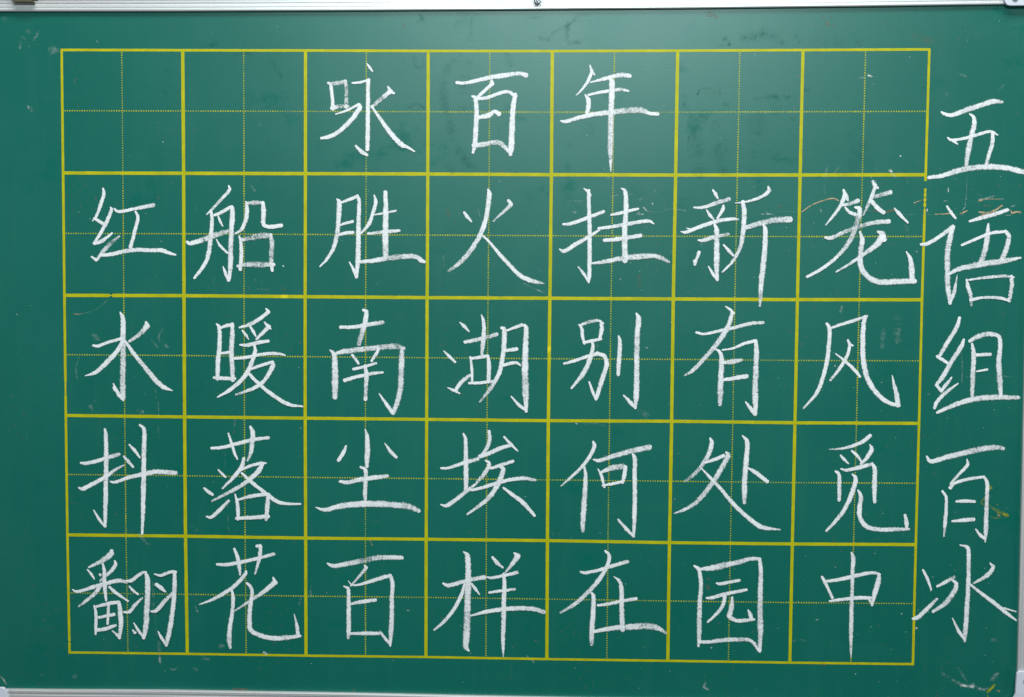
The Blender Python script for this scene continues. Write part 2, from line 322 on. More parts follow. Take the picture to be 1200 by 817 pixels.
  '-3622,-2257,16,92 -3566,-2256,41,92 -3502,-2208,38,92 -3439,-2167,29,92|-3420,-2170,32,92 -3400,-2246,54,92 -3401,-2389,57,90 -3411,-2548,60,80 -3421,-2708,60,85 -3446,-2836,35,92|-3449,-2823,29,92 -3501,-2757,32,92 -3543,-2686,13,92',
  '-3586,-2312,16,92 -3552,-2351,32,92 -3497,-2394,22,92',
  '-3642,-2576,22,92 -3586,-2570,38,92 -3530,-2502,38,85 -3454,-2430,22,70',
  '-3533,-2782,35,85 -3556,-2758,16,92',
  '-3328,-2185,16,92 -3265,-2197,32,92 -3170,-2163,35,92 -3114,-2160,32,92|-3125,-2166,35,92 -3127,-2290,48,92 -3141,-2481,48,92 -3167,-2672,51,90 -3200,-2832,48,92 -3217,-2912,25,92|-3217,-2904,29,92 -3264,-2833,32,92 -3299,-2767,13,92',
  '-3313,-2289,35,92 -3266,-2324,48,92 -3219,-2363,19,92',
  '-3367,-2564,19,92 -3316,-2555,41,92 -3236,-2466,44,80 -3140,-2369,32,80',
 ]),
 ('花','hua',[
  '-2700,-2079,25,92 -2601,-2081,38,92 -2443,-2050,38,92 -2286,-2013,35,92 -2128,-1967,35,80',
  '-2524,-1922,28,92 -2493,-2000,41,90 -2475,-2103,38,85 -2468,-2182,22,70',
  '-2301,-1890,28,92 -2266,-1887,41,92|-2261,-1895,38,92 -2270,-1997,44,92 -2318,-2172,19,70',
  '-2409,-2142,22,92 -2421,-2181,38,92 -2524,-2294,41,90 -2651,-2383,38,90 -2777,-2448,29,90 -2881,-2489,13,70',
  '-2555,-2326,19,92 -2540,-2413,38,95 -2549,-2556,41,92 -2574,-2716,44,92 -2583,-2843,54,75 -2572,-2923,32,70',
  '-2137,-2204,16,92 -2114,-2256,54,92|-2122,-2256,51,92 -2225,-2345,44,85 -2367,-2442,38,70 -2525,-2548,16,70',
  '-2401,-2265,25,92 -2363,-2299,35,92 -2348,-2363,35,92 -2367,-2490,44,92 -2376,-2649,48,90 -2361,-2744,48,92 -2274,-2791,48,90 -2133,-2820,51,90 -1991,-2810,48,85 -1868,-2792,32,92|-1888,-2793,41,92 -1899,-2689,38,80 -1927,-2571,9,80',
 ]),
 ('百','bai',[
  '-1591,-2056,19,92 -1528,-2079,44,92 -1387,-2054,53,75 -1199,-2015,53,50 -1090,-1991,50,65 -980,-1985,47,80 -848,-1988,41,92',
  '-1223,-2067,13,92 -1207,-2094,44,92|-1207,-2099,35,70 -1278,-2186,28,70 -1359,-2279,19,75',
  '-1427,-2283,16,92 -1384,-2314,38,92 -1380,-2441,44,92 -1380,-2599,47,92 -1380,-2726,47,92 -1385,-2806,28,70',
  '-1384,-2227,6,92 -1348,-2266,22,70 -1278,-2265,25,92 -1168,-2232,38,92 -1043,-2191,41,85 -965,-2169,41,85|-957,-2182,38,92 -941,-2261,44,92 -949,-2403,44,85 -949,-2593,47,85 -957,-2752,50,85 -964,-2879,22,92|-964,-2866,22,92 -1011,-2808,32,92 -1066,-2737,25,75',
  '-1356,-2460,25,92 -1262,-2439,41,92 -1113,-2418,38,92',
  '-1373,-2761,25,92 -1215,-2756,41,92 -1074,-2753,35,80',
 ]),
 ('样','yang',[
  '-236,-1920,13,92 -197,-1959,53,92 -189,-2077,56,92 -188,-2203,63,90 -192,-2392,63,75 -197,-2582,66,70 -201,-2756,66,75 -209,-2867,57,80 -180,-2917,22,92',
  '-437,-2241,22,92 -383,-2259,44,92 -258,-2227,44,85 -134,-2194,44,85 -25,-2172,47,75',
  '-224,-2251,28,92 -265,-2377,41,90 -343,-2521,38,90 -436,-2633,35,85 -525,-2710,22,70',
  '-152,-2242,22,92 -118,-2288,34,92 -74,-2346,13,92',
  '52,-1971,25,92 99,-2026,44,92 154,-2072,22,92',
  '269,-1926,22,92 304,-1952,59,92|301,-1960,56,92 247,-2039,41,85 177,-2127,16,60',
  '6,-2172,19,92 53,-2176,31,92 177,-2150,34,92 299,-2120,38,70',
  '23,-2326,25,92 101,-2312,31,92 194,-2300,31,92 275,-2288,28,70',
  '165,-2135,28,92 172,-2245,44,92 168,-2418,47,92 168,-2576,47,85 162,-2719,47,85 163,-2861,35,85 167,-2975,9,80',
  '-163,-2562,19,92 -7,-2519,41,92 148,-2494,44,92 304,-2480,47,85 460,-2485,47,85 569,-2515,41,65',
 ]),
 ('在','zai',[
  '926,-2106,22,92 972,-2114,34,92 1096,-2088,34,92 1250,-2038,40,85 1389,-1996,37,70',
  '1168,-1894,25,92 1206,-1940,37,92 1188,-2042,40,90 1112,-2177,44,85 990,-2320,44,80 867,-2432,41,80 731,-2517,22,70',
  '1036,-2311,19,92 1055,-2358,44,92 1054,-2516,50,90 1045,-2658,50,95 1041,-2753,50,80 1042,-2832,38,60',
  '1100,-2440,25,92 1208,-2422,34,92 1332,-2394,34,92 1478,-2365,34,85',
  '1254,-2148,9,92 1306,-2190,34,92 1330,-2260,44,92 1335,-2433,50,85 1340,-2559,53,85 1347,-2685,47,80',
  '1064,-2702,34,92 1180,-2679,44,92 1304,-2657,53,85 1443,-2649,62,75 1582,-2642,66,70 1691,-2656,56,65 1777,-2710,25,60',
 ]),
 ('园','yuan',[
  '2044,-2031,19,92 2087,-2061,40,92 2107,-2139,40,92 2113,-2233,44,85 2105,-2390,47,80 2103,-2579,50,75 2105,-2736,47,75 2099,-2834,25,80',
  '2111,-2061,28,92 2226,-2047,62,85 2348,-2019,59,70 2471,-1991,50,70 2593,-1953,40,75 2685,-1952,34,92|2685,-1960,37,92 2699,-2069,43,92 2698,-2256,50,80 2698,-2444,53,75 2705,-2633,59,75 2702,-2877,31,85|2694,-2869,28,92 2654,-2814,31,92 2599,-2760,19,92',
  '2267,-2200,19,92 2298,-2207,34,92 2382,-2190,34,92 2489,-2169,31,92',
  '2172,-2350,22,92 2230,-2345,37,92 2353,-2308,40,85 2560,-2262,31,85',
  '2350,-2324,37,92 2332,-2418,40,90 2272,-2506,34,90 2185,-2590,22,80',
  '2423,-2339,22,92 2417,-2433,53,80 2395,-2527,53,75|2403,-2543,47,85 2465,-2570,40,90 2542,-2569,40,90 2642,-2558,25,92|2616,-2556,37,92 2603,-2509,40,92 2579,-2462,12,92',
  '2102,-2791,34,92 2207,-2790,37,80 2361,-2767,44,75 2484,-2762,44,70 2592,-2763,37,80 2654,-2799,25,85',
 ]),
 ('中','zhong',[
  '3297,-2123,25,92 3325,-2169,37,92 3360,-2239,31,92 3405,-2332,28,92',
  '3351,-2166,31,92 3481,-2144,40,92 3633,-2106,40,92 3770,-2077,34,90 3846,-2081,28,80|3854,-2092,34,92 3848,-2162,52,92 3820,-2272,53,92 3792,-2397,28,80|3792,-2382,28,85 3760,-2343,22,92',
  '3378,-2364,22,92 3485,-2347,34,92 3638,-2328,40,92 3775,-2326,34,92',
  '3579,-1878,18,92 3598,-1932,46,90 3595,-2056,40,85 3595,-2213,37,80 3593,-2369,40,85 3594,-2557,43,85 3594,-2713,40,80 3596,-2839,25,80 3599,-2925,8,70',
 ]),
 ('五','wu',[
  '4339,2410,15,92 4372,2391,33,92 4447,2380,42,92 4564,2425,51,80 4697,2470,51,80 4829,2511,51,85 4916,2505,27,70',
  '4610,2391,18,92 4648,2359,36,92 4655,2284,48,85 4631,2180,48,80 4605,2045,54,75 4591,1903,36,80',
  '4408,2164,18,92 4446,2142,30,92 4557,2157,30,92 4690,2195,33,85 4808,2225,30,92 4880,2192,15,92|4831,2210,30,92 4833,2121,42,85 4807,2016,39,85 4780,1911,36,70',
  '4446,2142,27,92 4502,2105,15,92',
  '4236,1782,33,92 4373,1805,45,85 4521,1854,54,75 4669,1881,54,75 4818,1889,54,75 4967,1879,54,80 5072,1856,54,85 5135,1841,51,80',
 ]),
 ('语','yu',[
  '4418,1509,21,92 4457,1452,33,92 4503,1395,21,92',
  '4636,1366,21,92 4727,1393,39,90 4861,1432,42,85 4997,1477,36,85',
  '4181,1142,30,92 4240,1150,39,92 4344,1211,39,85 4476,1309,42,85|4479,1314,45,85 4456,1211,54,85 4434,1061,54,80 4439,894,54,80 4446,743,54,80 4473,574,33,80|4473,584,30,92 4508,683,39,75 4533,850,9,70',
  '4816,1341,21,92 4810,1228,51,85 4793,1093,51,75 4761,987,54,60',
  '4570,1137,24,92 4688,1190,30,92 4836,1251,33,92 4985,1271,30,92|4992,1262,36,92 5016,1214,45,85 4990,1094,51,75 4962,1018,51,75',
  '4440,849,21,92 4546,907,48,85 4695,941,57,80 4844,969,57,70 4993,991,54,80 5134,1019,21,85',
  '4624,805,21,92 4641,729,39,80 4666,654,42,75 4676,555,24,50',
  '4647,802,18,92 4788,824,30,80 4968,840,33,70 5073,830,21,70|5050,838,36,70 5057,747,42,75 5037,603,36,70',
  '4667,608,33,92 4779,632,27,85 4914,633,33,75 5027,611,30,92',
 ]),
 ('组','zu',[
  '4567,436,30,92 4540,337,42,85 4461,200,42,80 4389,70,36,80|4362,59,30,92 4420,24,33,92 4474,-10,27,92',
  '4613,224,24,92 4590,155,45,85 4496,2,45,80 4424,-136,49,80 4359,-220,30,85|4363,-220,30,92 4413,-281,30,92|4413,-273,36,92 4457,-212,39,85 4507,-143,15,92',
  '4350,-445,30,92 4374,-381,40,92 4459,-288,36,85 4569,-203,15,92',
  '4671,209,33,92 4745,255,51,75 4849,279,48,75 4940,261,39,85 4964,189,42,90 4955,6,51,80 4970,-162,55,75 4983,-314,36,80',
  '4694,183,24,92 4712,80,48,85 4710,-103,48,75 4708,-324,39,75',
  '4742,77,30,92 4870,84,39,75',
  '4747,-84,18,92 4844,-64,27,92',
  '4376,-488,27,92 4508,-426,46,90 4642,-375,52,80 4792,-343,55,75 4957,-333,52,75 5153,-335,39,85',
 ]),
 ('百','bai',[
  '4286,-919,18,92 4333,-968,43,92 4506,-916,52,85 4671,-876,58,70 4836,-836,55,75 4956,-822,52,75 5024,-834,37,70',
  '4676,-942,12,92 4682,-999,37,92 4616,-1077,31,85 4521,-1186,21,75',
  '4522,-1224,40,92 4566,-1178,34,92 4693,-1138,34,85 4844,-1113,27,92|4844,-1113,24,92 4879,-1182,40,92 4878,-1344,40,90 4878,-1514,43,80 4878,-1668,43,85 4874,-1754,18,70|4873,-1723,28,92 4830,-1692,37,92 4780,-1631,15,92',
  '4447,-1259,24,92 4483,-1317,31,92 4489,-1426,34,92 4481,-1580,37,85 4474,-1704,15,70',
  '4586,-1359,24,92 4654,-1354,37,92 4760,-1357,31,92',
  '4550,-1555,21,92 4644,-1544,40,92 4757,-1534,40,92',
 ]),
 ('冰','bing',[
  '4280,-2042,22,92 4325,-2127,31,92 4366,-2236,18,92',
  '4195,-2527,28,92 4244,-2511,46,85 4333,-2423,43,80 4422,-2329,28,75',
  '4422,-2201,25,92 4494,-2164,37,85 4583,-2108,34,60|4561,-2132,18,92 4608,-2178,40,90 4580,-2264,52,80 4499,-2374,49,80 4387,-2454,31,75',
  '4632,-1789,12,92 4704,-1811,40,92 4717,-1873,43,92 4722,-2060,40,90 4721,-2262,46,85 4715,-2480,49,80 4708,-2637,52,80 4704,-2746,25,70|4699,-2723,28,92 4644,-2645,37,90 4579,-2517,12,80',
  '4929,-1964,15,92 4957,-2010,40,85 4902,-2088,46,80 4775,-2165,22,70',
  '4734,-2171,22,92 4846,-2260,34,92 4970,-2352,40,85 5095,-2451,40,90 5196,-2528,18,92',
  '5078,-2409,22,80 5193,-2442,15,80',
 ]),
]
MARKS=[
 ('tan','3028,1447,8,80 3139,1523,8,92 3311,1580,12,92 3382,1559,8,92'),
 ('brown','3622,1458,6,50 3787,1461,8,50 3906,1474,12,50'),
 ('brown','3832,1441,14,60 3906,1474,12,60'),
 ('white','3246,1832,15,14 3255,1757,21,14 3242,1667,15,12 3250,1607,12,10'),
 ('white','3867,1857,18,60 3891,1820,12,40'),
 ('white','3208,1471,15,50 3216,1453,12,50'),
 ('white','4038,1324,30,18 4051,1204,24,15'),
 ('white','4138,1076,12,60 4141,1071,12,60'),
 ('tan','4103,1541,7,70 4177,1568,8,60 4229,1580,6,40'),
 ('white','4385,1561,7,60 4422,1560,7,50'),
 ('tan','4308,1432,8,80 4382,1436,12,90 4452,1440,9,80'),
 ('tan','4550,1440,16,80 4578,1451,18,80 4612,1467,9,70'),
 ('white','4566,1472,7,50 4591,1501,9,60'),
 ('tan','4722,1565,16,60 4793,1579,12,60 4920,1580,6,50'),
 ('white','4724,1577,14,50 4782,1586,9,50 4867,1612,6,50'),
 ('brown','4763,1516,8,60 4826,1517,8,60'),
 ('tan','4725,1455,12,80 4809,1450,18,80 4877,1473,16,80 4945,1520,10,80'),
 ('tan','4727,1412,8,70 4786,1438,12,70 4877,1459,9,60'),
 ('tan','5026,1476,9,80 5041,1448,16,80 5079,1458,12,70 5119,1451,16,90'),
 ('white','5031,1508,8,60 5062,1520,9,60'),
 ('white','4982,1424,7,40 5028,1427,7,50'),
 ('white','4920,1582,7,50 4954,1582,9,50'),
 ('white','4597,1796,7,25 4601,1692,8,30 4600,1588,10,50 4595,1576,14,60'),
 ('white','4598,1570,7,25 4590,1518,7,40'),
 ('white','4424,1682,9,80 4429,1647,10,80'),
 ('white','4231,1484,7,90 4227,1464,12,90 4218,1447,7,70'),
 ('white','3870,1851,16,90 3878,1845,16,90'),
 ('white','3876,1822,9,40 3906,1782,7,30'),
 ('white','3962,1990,10,80 3965,1985,10,80'),
 ('white','4038,1805,9,15 4036,1713,8,15'),
 ('white','4313,1887,7,12 5040,1416,6,6'),
 ('white','4001,1428,5,15 4348,1430,5,20 4579,1428,5,15'),
 ('white','1500,1485,8,80 1532,1454,11,80'),
 ('white','1430,1418,8,70 1501,1417,6,60'),
 ('white','1449,1437,9,70 1474,1430,8,50'),
 ('white','1587,1525,11,90 1590,1516,11,90'),
 ('white','1540,1446,6,25 1643,1438,5,30 1778,1474,5,35 1912,1451,6,60'),
 ('white','2644,1426,6,60 2770,1423,6,60'),
 ('white','2690,1448,8,80 2700,1432,8,80 2725,1428,6,80'),
 ('white','2709,1451,6,20 3008,1449,6,20'),
 ('white','2064,1140,8,40 2066,1108,8,40'),
 ('brown','2787,1499,13,30 2834,1507,13,30'),
 ('yellow','4893,-1343,18,30 4865,-1328,21,35 4835,-1344,21,40 4833,-1375,20,40 4855,-1395,18,30'),
 ('yellow','4905,-1397,21,25 4959,-1435,28,35 5013,-1462,49,60 5079,-1492,40,75'),
 ('yellow','4907,-1214,31,50 4916,-1220,31,50'),
 ('yellow','4923,-1510,15,15 4976,-1518,18,30 5022,-1512,15,15'),
 ('yellow','4972,-1381,11,30 4985,-1389,11,30'),
 ('tan','4991,-1489,12,60 5006,-1496,12,60'),
 ('yellow','4938,-3258,18,90 4950,-3240,29,95 4977,-3212,25,95 5002,-3182,26,90'),
 ('yellow','4942,-3290,18,70 4948,-3308,12,60'),
 ('white','4799,-3173,24,30 4803,-3209,20,80'),
 ('tan','5041,-3236,20,50 5053,-3238,18,50'),
 ('white','4797,-3203,18,90 4806,-3206,14,90'),
 ('white','4823,-3191,14,30 4833,-3196,12,30'),
 ('white','4864,-3215,21,50 4881,-3220,18,50'),
 ('white','4908,-3222,15,30 4948,-3213,11,20'),
 ('white','4998,-3140,27,16 4994,-3116,27,20'),
 ('white','5011,-3074,15,40 5028,-3068,12,40'),
 ('white','4494,-3071,25,20 4558,-3104,25,30'),
 ('white','4601,-3138,23,30 4663,-3165,25,35'),
 ('white','4685,-3182,34,70 4741,-3193,34,70 4802,-3197,25,60'),
 ('white','4839,-3214,23,30 4909,-3230,22,40'),
 ('white','4975,-3126,28,30 5028,-3068,34,40'),
 ('white','4653,-3017,17,15 4740,-3158,17,20'),
 ('white','2173,-3201,17,30 2160,-3244,23,50 2202,-3272,17,50'),
 ('white','-3286,-3015,14,30 -3284,-3073,20,80'),
 ('white','-3178,-3150,17,12 -3144,-3158,17,20 -3106,-3131,14,12'),
 ('white','-2854,-3040,23,12 -2788,-3045,26,16'),
 ('white','-2942,-3143,23,14 -2907,-3154,20,12'),
 ('white','-2231,-2966,23,95 -2211,-2978,23,95'),
 ('white','-4496,-3238,29,10 -4452,-3229,29,10'),
 ('white','-4162,-3247,35,8 -4127,-3235,29,10'),
 ('pale','-4917,-3245,15,50 -4875,-3294,18,60 -4855,-3341,15,60'),
 ('red','-2546,-3346,23,35 -2402,-3344,23,35'),
 ('tan','-4119,412,8,15 -4064,407,11,35 -4009,416,9,15'),
 ('white','-3993,419,8,20 -3883,459,9,25 -3796,529,9,25 -3764,560,8,20'),
 ('white','-4062,-16,8,20 -4095,-126,9,25 -4084,-235,8,20'),
 ('white','-3228,262,14,20 -3263,200,17,40 -3253,146,12,30'),
 ('white','-3198,103,28,30 -3175,87,22,30'),
 ('white','-3304,-321,9,20 -3294,-415,9,35'),
 ('white','-3275,-461,9,40 -3271,-594,8,35'),
 ('white','-3959,-499,25,20 -3936,-538,28,20'),
 ('white','-3918,203,31,12 -3871,164,31,12'),
 ('white','-3472,-549,34,12 -3440,-557,31,12'),
 ('white','-3338,161,12,10 -3277,84,12,10'),
 ('white','-4407,3192,18,12 -4428,3142,18,14 -4458,3104,14,20'),
 ('white','-4466,3092,10,50 -4470,3083,10,50'),
 ('white','-4531,3162,45,12 -4595,3071,37,14 -4606,3007,16,40'),
 ('white','-4286,2991,61,20 -4249,2985,53,22'),
 ('white','-4535,2450,12,50 -4529,2428,18,50'),
 ('white','-4502,2424,21,20 -4498,2403,21,20'),
 ('white','-4756,3303,45,12 -4749,3273,37,10'),
 ('white','-4338,2333,10,12 -4224,2282,10,14'),
 ('white','-2360,1712,12,15 -2298,1629,15,15'),
 ('white','-2880,1458,18,12 -2873,1435,18,12'),
 ('white','-2700,768,9,12 -2762,690,9,12'),
 ('white','-2273,671,12,20 -2195,663,12,25 -2157,671,9,20'),
 ('white','-2024,898,11,90 -2019,892,11,90'),
 ('red','-2040,680,40,12 -2009,672,37,12'),
 ('white','-2504,-622,8,50 -2516,-688,6,40'),
 ('white','-2609,-970,8,12 -2613,-1111,8,12'),
 ('white','-2593,-1457,9,10 -2580,-1756,9,12'),
 ('white','-2945,-1698,41,10 -2905,-1729,41,10'),
 ('white','-1857,-697,9,30 -1854,-706,9,30'),
 ('white','-1865,-978,8,30 -1861,-987,8,30'),
 ('white','-2920,-2514,10,20 -2902,-2561,13,40'),
 ('white','-1753,-2291,14,20 -1761,-2386,19,30'),
 ('white','-1855,-2403,9,15 -1876,-2467,13,18'),
 ('white','-2670,-2908,32,15 -2647,-2908,29,15'),
 ('white','-2830,-3039,19,15 -2790,-3046,16,18'),
 ('white','-2885,-2976,10,15 -2845,-3015,10,15'),
 ('tan','-1168,-1814,8,40 -1145,-1869,8,40'),
 ('white','-1764,-2335,13,30 -1757,-2359,13,30'),
 ('white','-792,-2519,9,70 -780,-2521,9,70'),
 ('white','-936,-3029,9,70 -931,-3032,9,70'),
 ('white','866,-631,11,70 875,-634,11,70'),
 ('white','943,-635,6,30 1065,-630,6,30 1158,-651,6,25'),
 ('white','659,-1731,40,8 690,-1738,40,8'),
 ('white','830,-1772,12,30 833,-1775,12,30'),
 ('white','1547,122,14,80 1555,119,14,80'),
 ('white','1065,146,8,50 1070,123,8,50'),
 ('white','1494,-505,43,8 1555,-535,43,8'),
 ('white','1723,-464,8,30 1726,-472,8,30'),
 ('white','3434,538,18,20 3420,477,15,15'),
 ('white','3990,314,24,10 3970,192,24,10'),
 ('white','3839,313,30,6 3828,145,30,6'),
 ('white','3378,-39,11,90 3381,-42,11,90'),
 ('white','3360,88,9,50 3363,86,9,50'),
 ('white','-3280,-649,9,12 -3274,-821,13,12'),
 ('white','-3534,-823,41,8 -3517,-776,41,8'),
 ('white','-3482,-1791,32,12 -3419,-1862,19,20'),
 ('white','-3404,-1877,16,20 -3372,-1885,13,20'),
 ('white','-3069,-1510,13,15 -3101,-1557,13,12'),
 ('white','-3345,-2261,19,12 -3340,-2563,25,14 -3303,-2834,25,14 -3289,-3009,19,12'),
 ('white','-3287,-3065,16,30 -3282,-3085,21,55'),
 ('white','-3352,-2198,8,10 -3349,-2357,8,12'),
 ('white','3528,2726,6,30 3589,2735,11,60'),
 ('white','3631,2759,13,90 3658,2750,22,95 3675,2746,13,90'),
 ('white','3685,2674,11,50 3690,2672,11,50'),
 ('white','3260,1885,17,18 3255,1787,17,16'),
 ('white','3384,1886,22,20 3341,1831,17,12'),
 ('white','3863,1850,22,90 3879,1842,20,90'),
 ('white','3897,1822,13,30 3919,1790,11,30'),
 ('white','3707,1741,35,70 3720,1730,31,80'),
 ('white','3958,1990,11,70 3962,1986,11,70'),
 ('white','2542,2954,9,50 2546,2950,9,50'),
 ('white','3742,1920,17,15 3733,1854,17,10'),
 ('white','4491,2771,14,15 4540,2757,18,30 4571,2742,14,20'),
 ('white','4654,3132,16,20 4664,3127,14,20'),
 ('white','4386,2598,10,10 4383,2548,10,12'),
 ('white','4929,2668,16,12 4871,2619,10,8'),
 ('white','4543,3201,10,10 4571,3073,10,10'),
 ('white','4223,-2620,19,95 4231,-2624,19,95'),
 ('white','4589,-2038,9,40 4594,-2041,9,40'),
 ('white','4373,-2108,9,50 4378,-2111,9,50'),
 ('white','4974,-2726,28,15 5012,-2734,25,20'),
 ('white','4859,-2294,15,60 4878,-2303,12,60'),
 ('white','5232,-2473,14,60 5251,-2488,11,50'),
 ('white','3425,-2021,9,60 3429,-2024,9,60'),
 ('white','3803,-1882,9,50 3811,-1884,9,50'),
 ('white','3249,-2552,8,60 3267,-2554,8,60'),
 ('white','3768,-2667,8,40 3777,-2667,8,40'),
 ('white','4127,-2661,8,60 4135,-2661,8,60'),
 ('white','4082,-2479,11,80 4085,-2482,11,80'),
 ('white','3986,-2841,8,30 3996,-2842,8,30'),
 ('white','3034,-2769,9,10 3103,-2752,9,20 3172,-2783,9,10'),
 ('red','3323,-2993,40,18 3338,-3000,37,18'),
 ('white','4227,-2688,9,10 4233,-2798,9,10'),
 ('white','-264,-2662,9,40 -259,-2670,9,40'),
 ('white','401,-2960,8,40 471,-3023,8,30'),
 ('white','260,-2875,8,30 263,-2879,8,30'),
 ('red','2181,-2154,22,50 2191,-2160,22,50'),
 ('red','2174,-2217,34,15 2190,-2256,34,15'),
 ('white','2223,-2848,12,80 2228,-2851,12,80'),
 ('white','2441,-2054,9,50 2447,-2060,9,50'),
 ('white','4595,125,9,15 4605,-27,9,25 4607,-195,9,25'),
 ('white','4600,307,8,8 4611,186,8,10'),
 ('white','4286,-310,11,50 4296,-311,11,50'),
 ('white','4635,-142,8,8 5086,-130,8,8'),
 ('white','3981,424,61,6 3978,227,61,6'),
 ('white','-109,1460,8,30 -90,1399,8,30 -74,1346,8,30'),
 ('white','-300,1535,8,15 -292,1383,8,15'),
 ('white','21,1509,11,50 32,1506,11,50'),
 ('white','340,746,8,40 401,712,9,30 547,647,8,40'),
 ('white','492,884,11,25 530,841,11,20'),
 ('white','-444,1001,9,12 -436,909,9,12'),
 ('red','-399,1451,34,15 -392,1398,34,15'),
 ('white','1175,1587,9,40 1251,1602,9,30'),
 ('white','1357,1610,9,40 1395,1607,9,30'),
 ('white','819,1437,15,40 845,1434,15,40'),
 ('white','780,1547,8,20 917,1543,8,20'),
 ('white','1464,1558,11,50 1479,1573,9,50'),
 ('white','1607,1649,12,50 1617,1642,12,40'),
 ('white','1503,1482,9,60 1529,1455,11,60'),
 ('white','1435,1424,9,70 1499,1419,8,60'),
 ('white','1283,790,12,40 1286,787,12,40'),
 ('white','1497,684,12,40 1501,680,12,40'),
 ('white','1771,1059,9,50 1774,1056,9,50'),
 ('white','1128,1761,14,25 1173,1768,14,25'),
 ('brown','1465,814,43,14 1474,722,43,14'),
 ('wipe','-309,2934,45,15 -415,2799,60,30 -452,2574,68,35 -359,2182,76,40 -229,1925,68,40 -152,1865,46,30'),
 ('wipe','-443,1909,91,30 -381,1849,91,30'),
 ('wipe','-217,2844,91,12 -247,2574,121,15 -215,2303,121,15'),
 ('wipe','177,2920,75,25 200,2860,60,25'),
 ('wipe','-739,2919,30,40 -708,2836,39,40 -655,2829,30,40 -648,2904,21,30'),
 ('wipe','-769,2445,30,30 -708,2483,21,35 -647,2445,30,35'),
 ('wipe','-1627,2133,61,20 -1658,1996,61,20'),
 ('wipe','1888,2459,52,40 1911,2437,44,40'),
 ('wipe','2028,2633,17,40 2007,2568,17,40 2028,2622,17,40 2137,2633,17,35'),
 ('wipe','2213,2644,17,40 2221,2579,20,40'),
 ('wipe','2170,2622,15,40 2164,2568,15,30'),
 ('wipe','2275,2481,35,40 2304,2464,31,40'),
 ('wipe','2564,2530,35,40 2640,2547,17,30 2749,2556,43,50 2782,2537,39,50'),
 ('wipe','2836,2558,22,40 2891,2548,22,45 2859,2526,20,40'),
 ('wipe','2917,2341,39,45 2932,2331,39,40'),
 ('wipe','2510,2796,30,40 2538,2775,22,30'),
 ('wipe','2658,2775,43,30 2669,2753,30,25'),
 ('wipe','3035,2624,39,35 3075,2617,26,25'),
 ('wipe','3348,2538,39,35 3370,2516,30,30'),
 ('wipe','3255,2488,43,30 3277,2479,30,30'),
 ('wipe','1934,2171,15,50 1918,2088,20,45 1945,2023,15,35'),
 ('wipe','1967,2350,66,20 2142,2307,87,20 2276,2155,109,25'),
 ('wipe','2234,2024,131,25 2259,1849,109,25'),
 ('wipe','1990,2241,87,20 2040,1848,131,25'),
 ('wipe','2579,2308,153,15 2542,1937,153,15'),
 ('wipe','2648,2156,131,12 2805,1895,109,12'),
 ('wipe','3461,1853,109,12 3671,2159,130,12'),
 ('wipe','2196,3034,22,30 2305,3045,26,35'),
 ('wipe','2266,3093,54,40 2294,3066,43,40'),
 ('wipe','2443,3107,65,30 2673,3142,81,40 2797,3072,60,35'),
 ('wipe','2945,3134,38,40 2967,3080,32,35'),
 ('wipe','3163,3067,135,25 3325,3067,108,20'),
 ('wipe','3500,3134,54,15 3542,3067,65,15'),
 ('brown','2121,3341,49,30 2137,3331,49,30'),
 ('brown','2170,3309,32,35 2181,3304,32,30'),
 ('brown','2085,3323,22,30 2153,3323,27,40'),
 ('brown','3185,3304,19,25 3199,3293,19,25'),
 ('brown','3235,3255,32,25 3246,3234,32,25'),
 ('brown','3289,3234,24,20 3295,3223,24,20'),
 ('brown','3266,3309,16,30 3271,3320,13,30'),
 ('brown','4081,3121,81,10 4244,3067,81,10'),
 ('wipe','-669,3323,33,40 -636,3277,66,50 -683,3269,38,40'),
 ('brown','-840,3241,16,40 -835,3214,16,50'),
 ('wipe','-179,3309,19,30 -186,3092,22,30'),
 ('wipe','584,3133,38,25 652,3187,27,35 762,3242,33,40 870,3336,27,25'),
 ('wipe','748,3242,38,45 755,3079,38,45 859,3066,33,35'),
 ('wipe','488,3106,49,30 557,3093,38,30'),
 ('wipe','267,3282,27,15 487,3309,27,15'),
 ('wipe','-2142,2900,31,30 -2090,2823,31,35 -2029,2738,24,35'),
 ('wipe','-2481,2951,21,30 -2376,2968,21,40 -2324,2943,17,30'),
 ('wipe','-2760,3019,41,20 -2655,3071,41,20'),
 ('white','-1959,2866,24,16 -1933,2861,21,16'),
 ('white','-1846,2866,24,14 -1820,2863,21,14'),
 ('white','-2212,2720,10,30 -2204,2708,10,30'),
 ('white','-2233,2076,10,16 -2180,2162,10,18'),
 ('wipe','-3148,2796,42,30 -3175,2813,17,20'),
 ('wipe','-3177,2590,42,15 -3194,2624,35,12'),
 ('white','-3841,3079,9,35 -3831,3063,9,35'),
 ('white','-4270,2980,49,16 -4258,2970,42,16'),
]
TOP_EDGE=[(-5017,3354),(-4797,3357),(-3113,3357),(-1444,3363),(212,3372),(1853,3384),(3480,3401),(4933,3421),(5150,3424)]
BOTTOM_EDGE=[(-5025,-3373),(-4396,-3369),(-3180,-3356),(-1456,-3355),(255,-3363),(1951,-3369),(3633,-3374),(5214,-3382)]
LEFT_EDGE=[(-5017,3354),(-5028,132),(-5025,-3373)]
RIGHT_EDGE=[(5150,3424),(5179,1037),(5193,-118),(5195,-618),(5206,-1876),(5213,-2937),(5214,-3382)]
PLATE_TR=[(4845,3678),(4870,3501),(4884,3453),(4897,3425),(4913,3408),(4942,3402),(5094,3403),(5335,3405),(5327,3677)]
PLATE_BR=[(5232,-3020),(5211,-3026),(5198,-3044),(5193,-3151),(5191,-3245),(5173,-3288),(5117,-3340),(5051,-3359),(5019,-3402),(5024,-3565),(5489,-3557),(5472,-3014)]
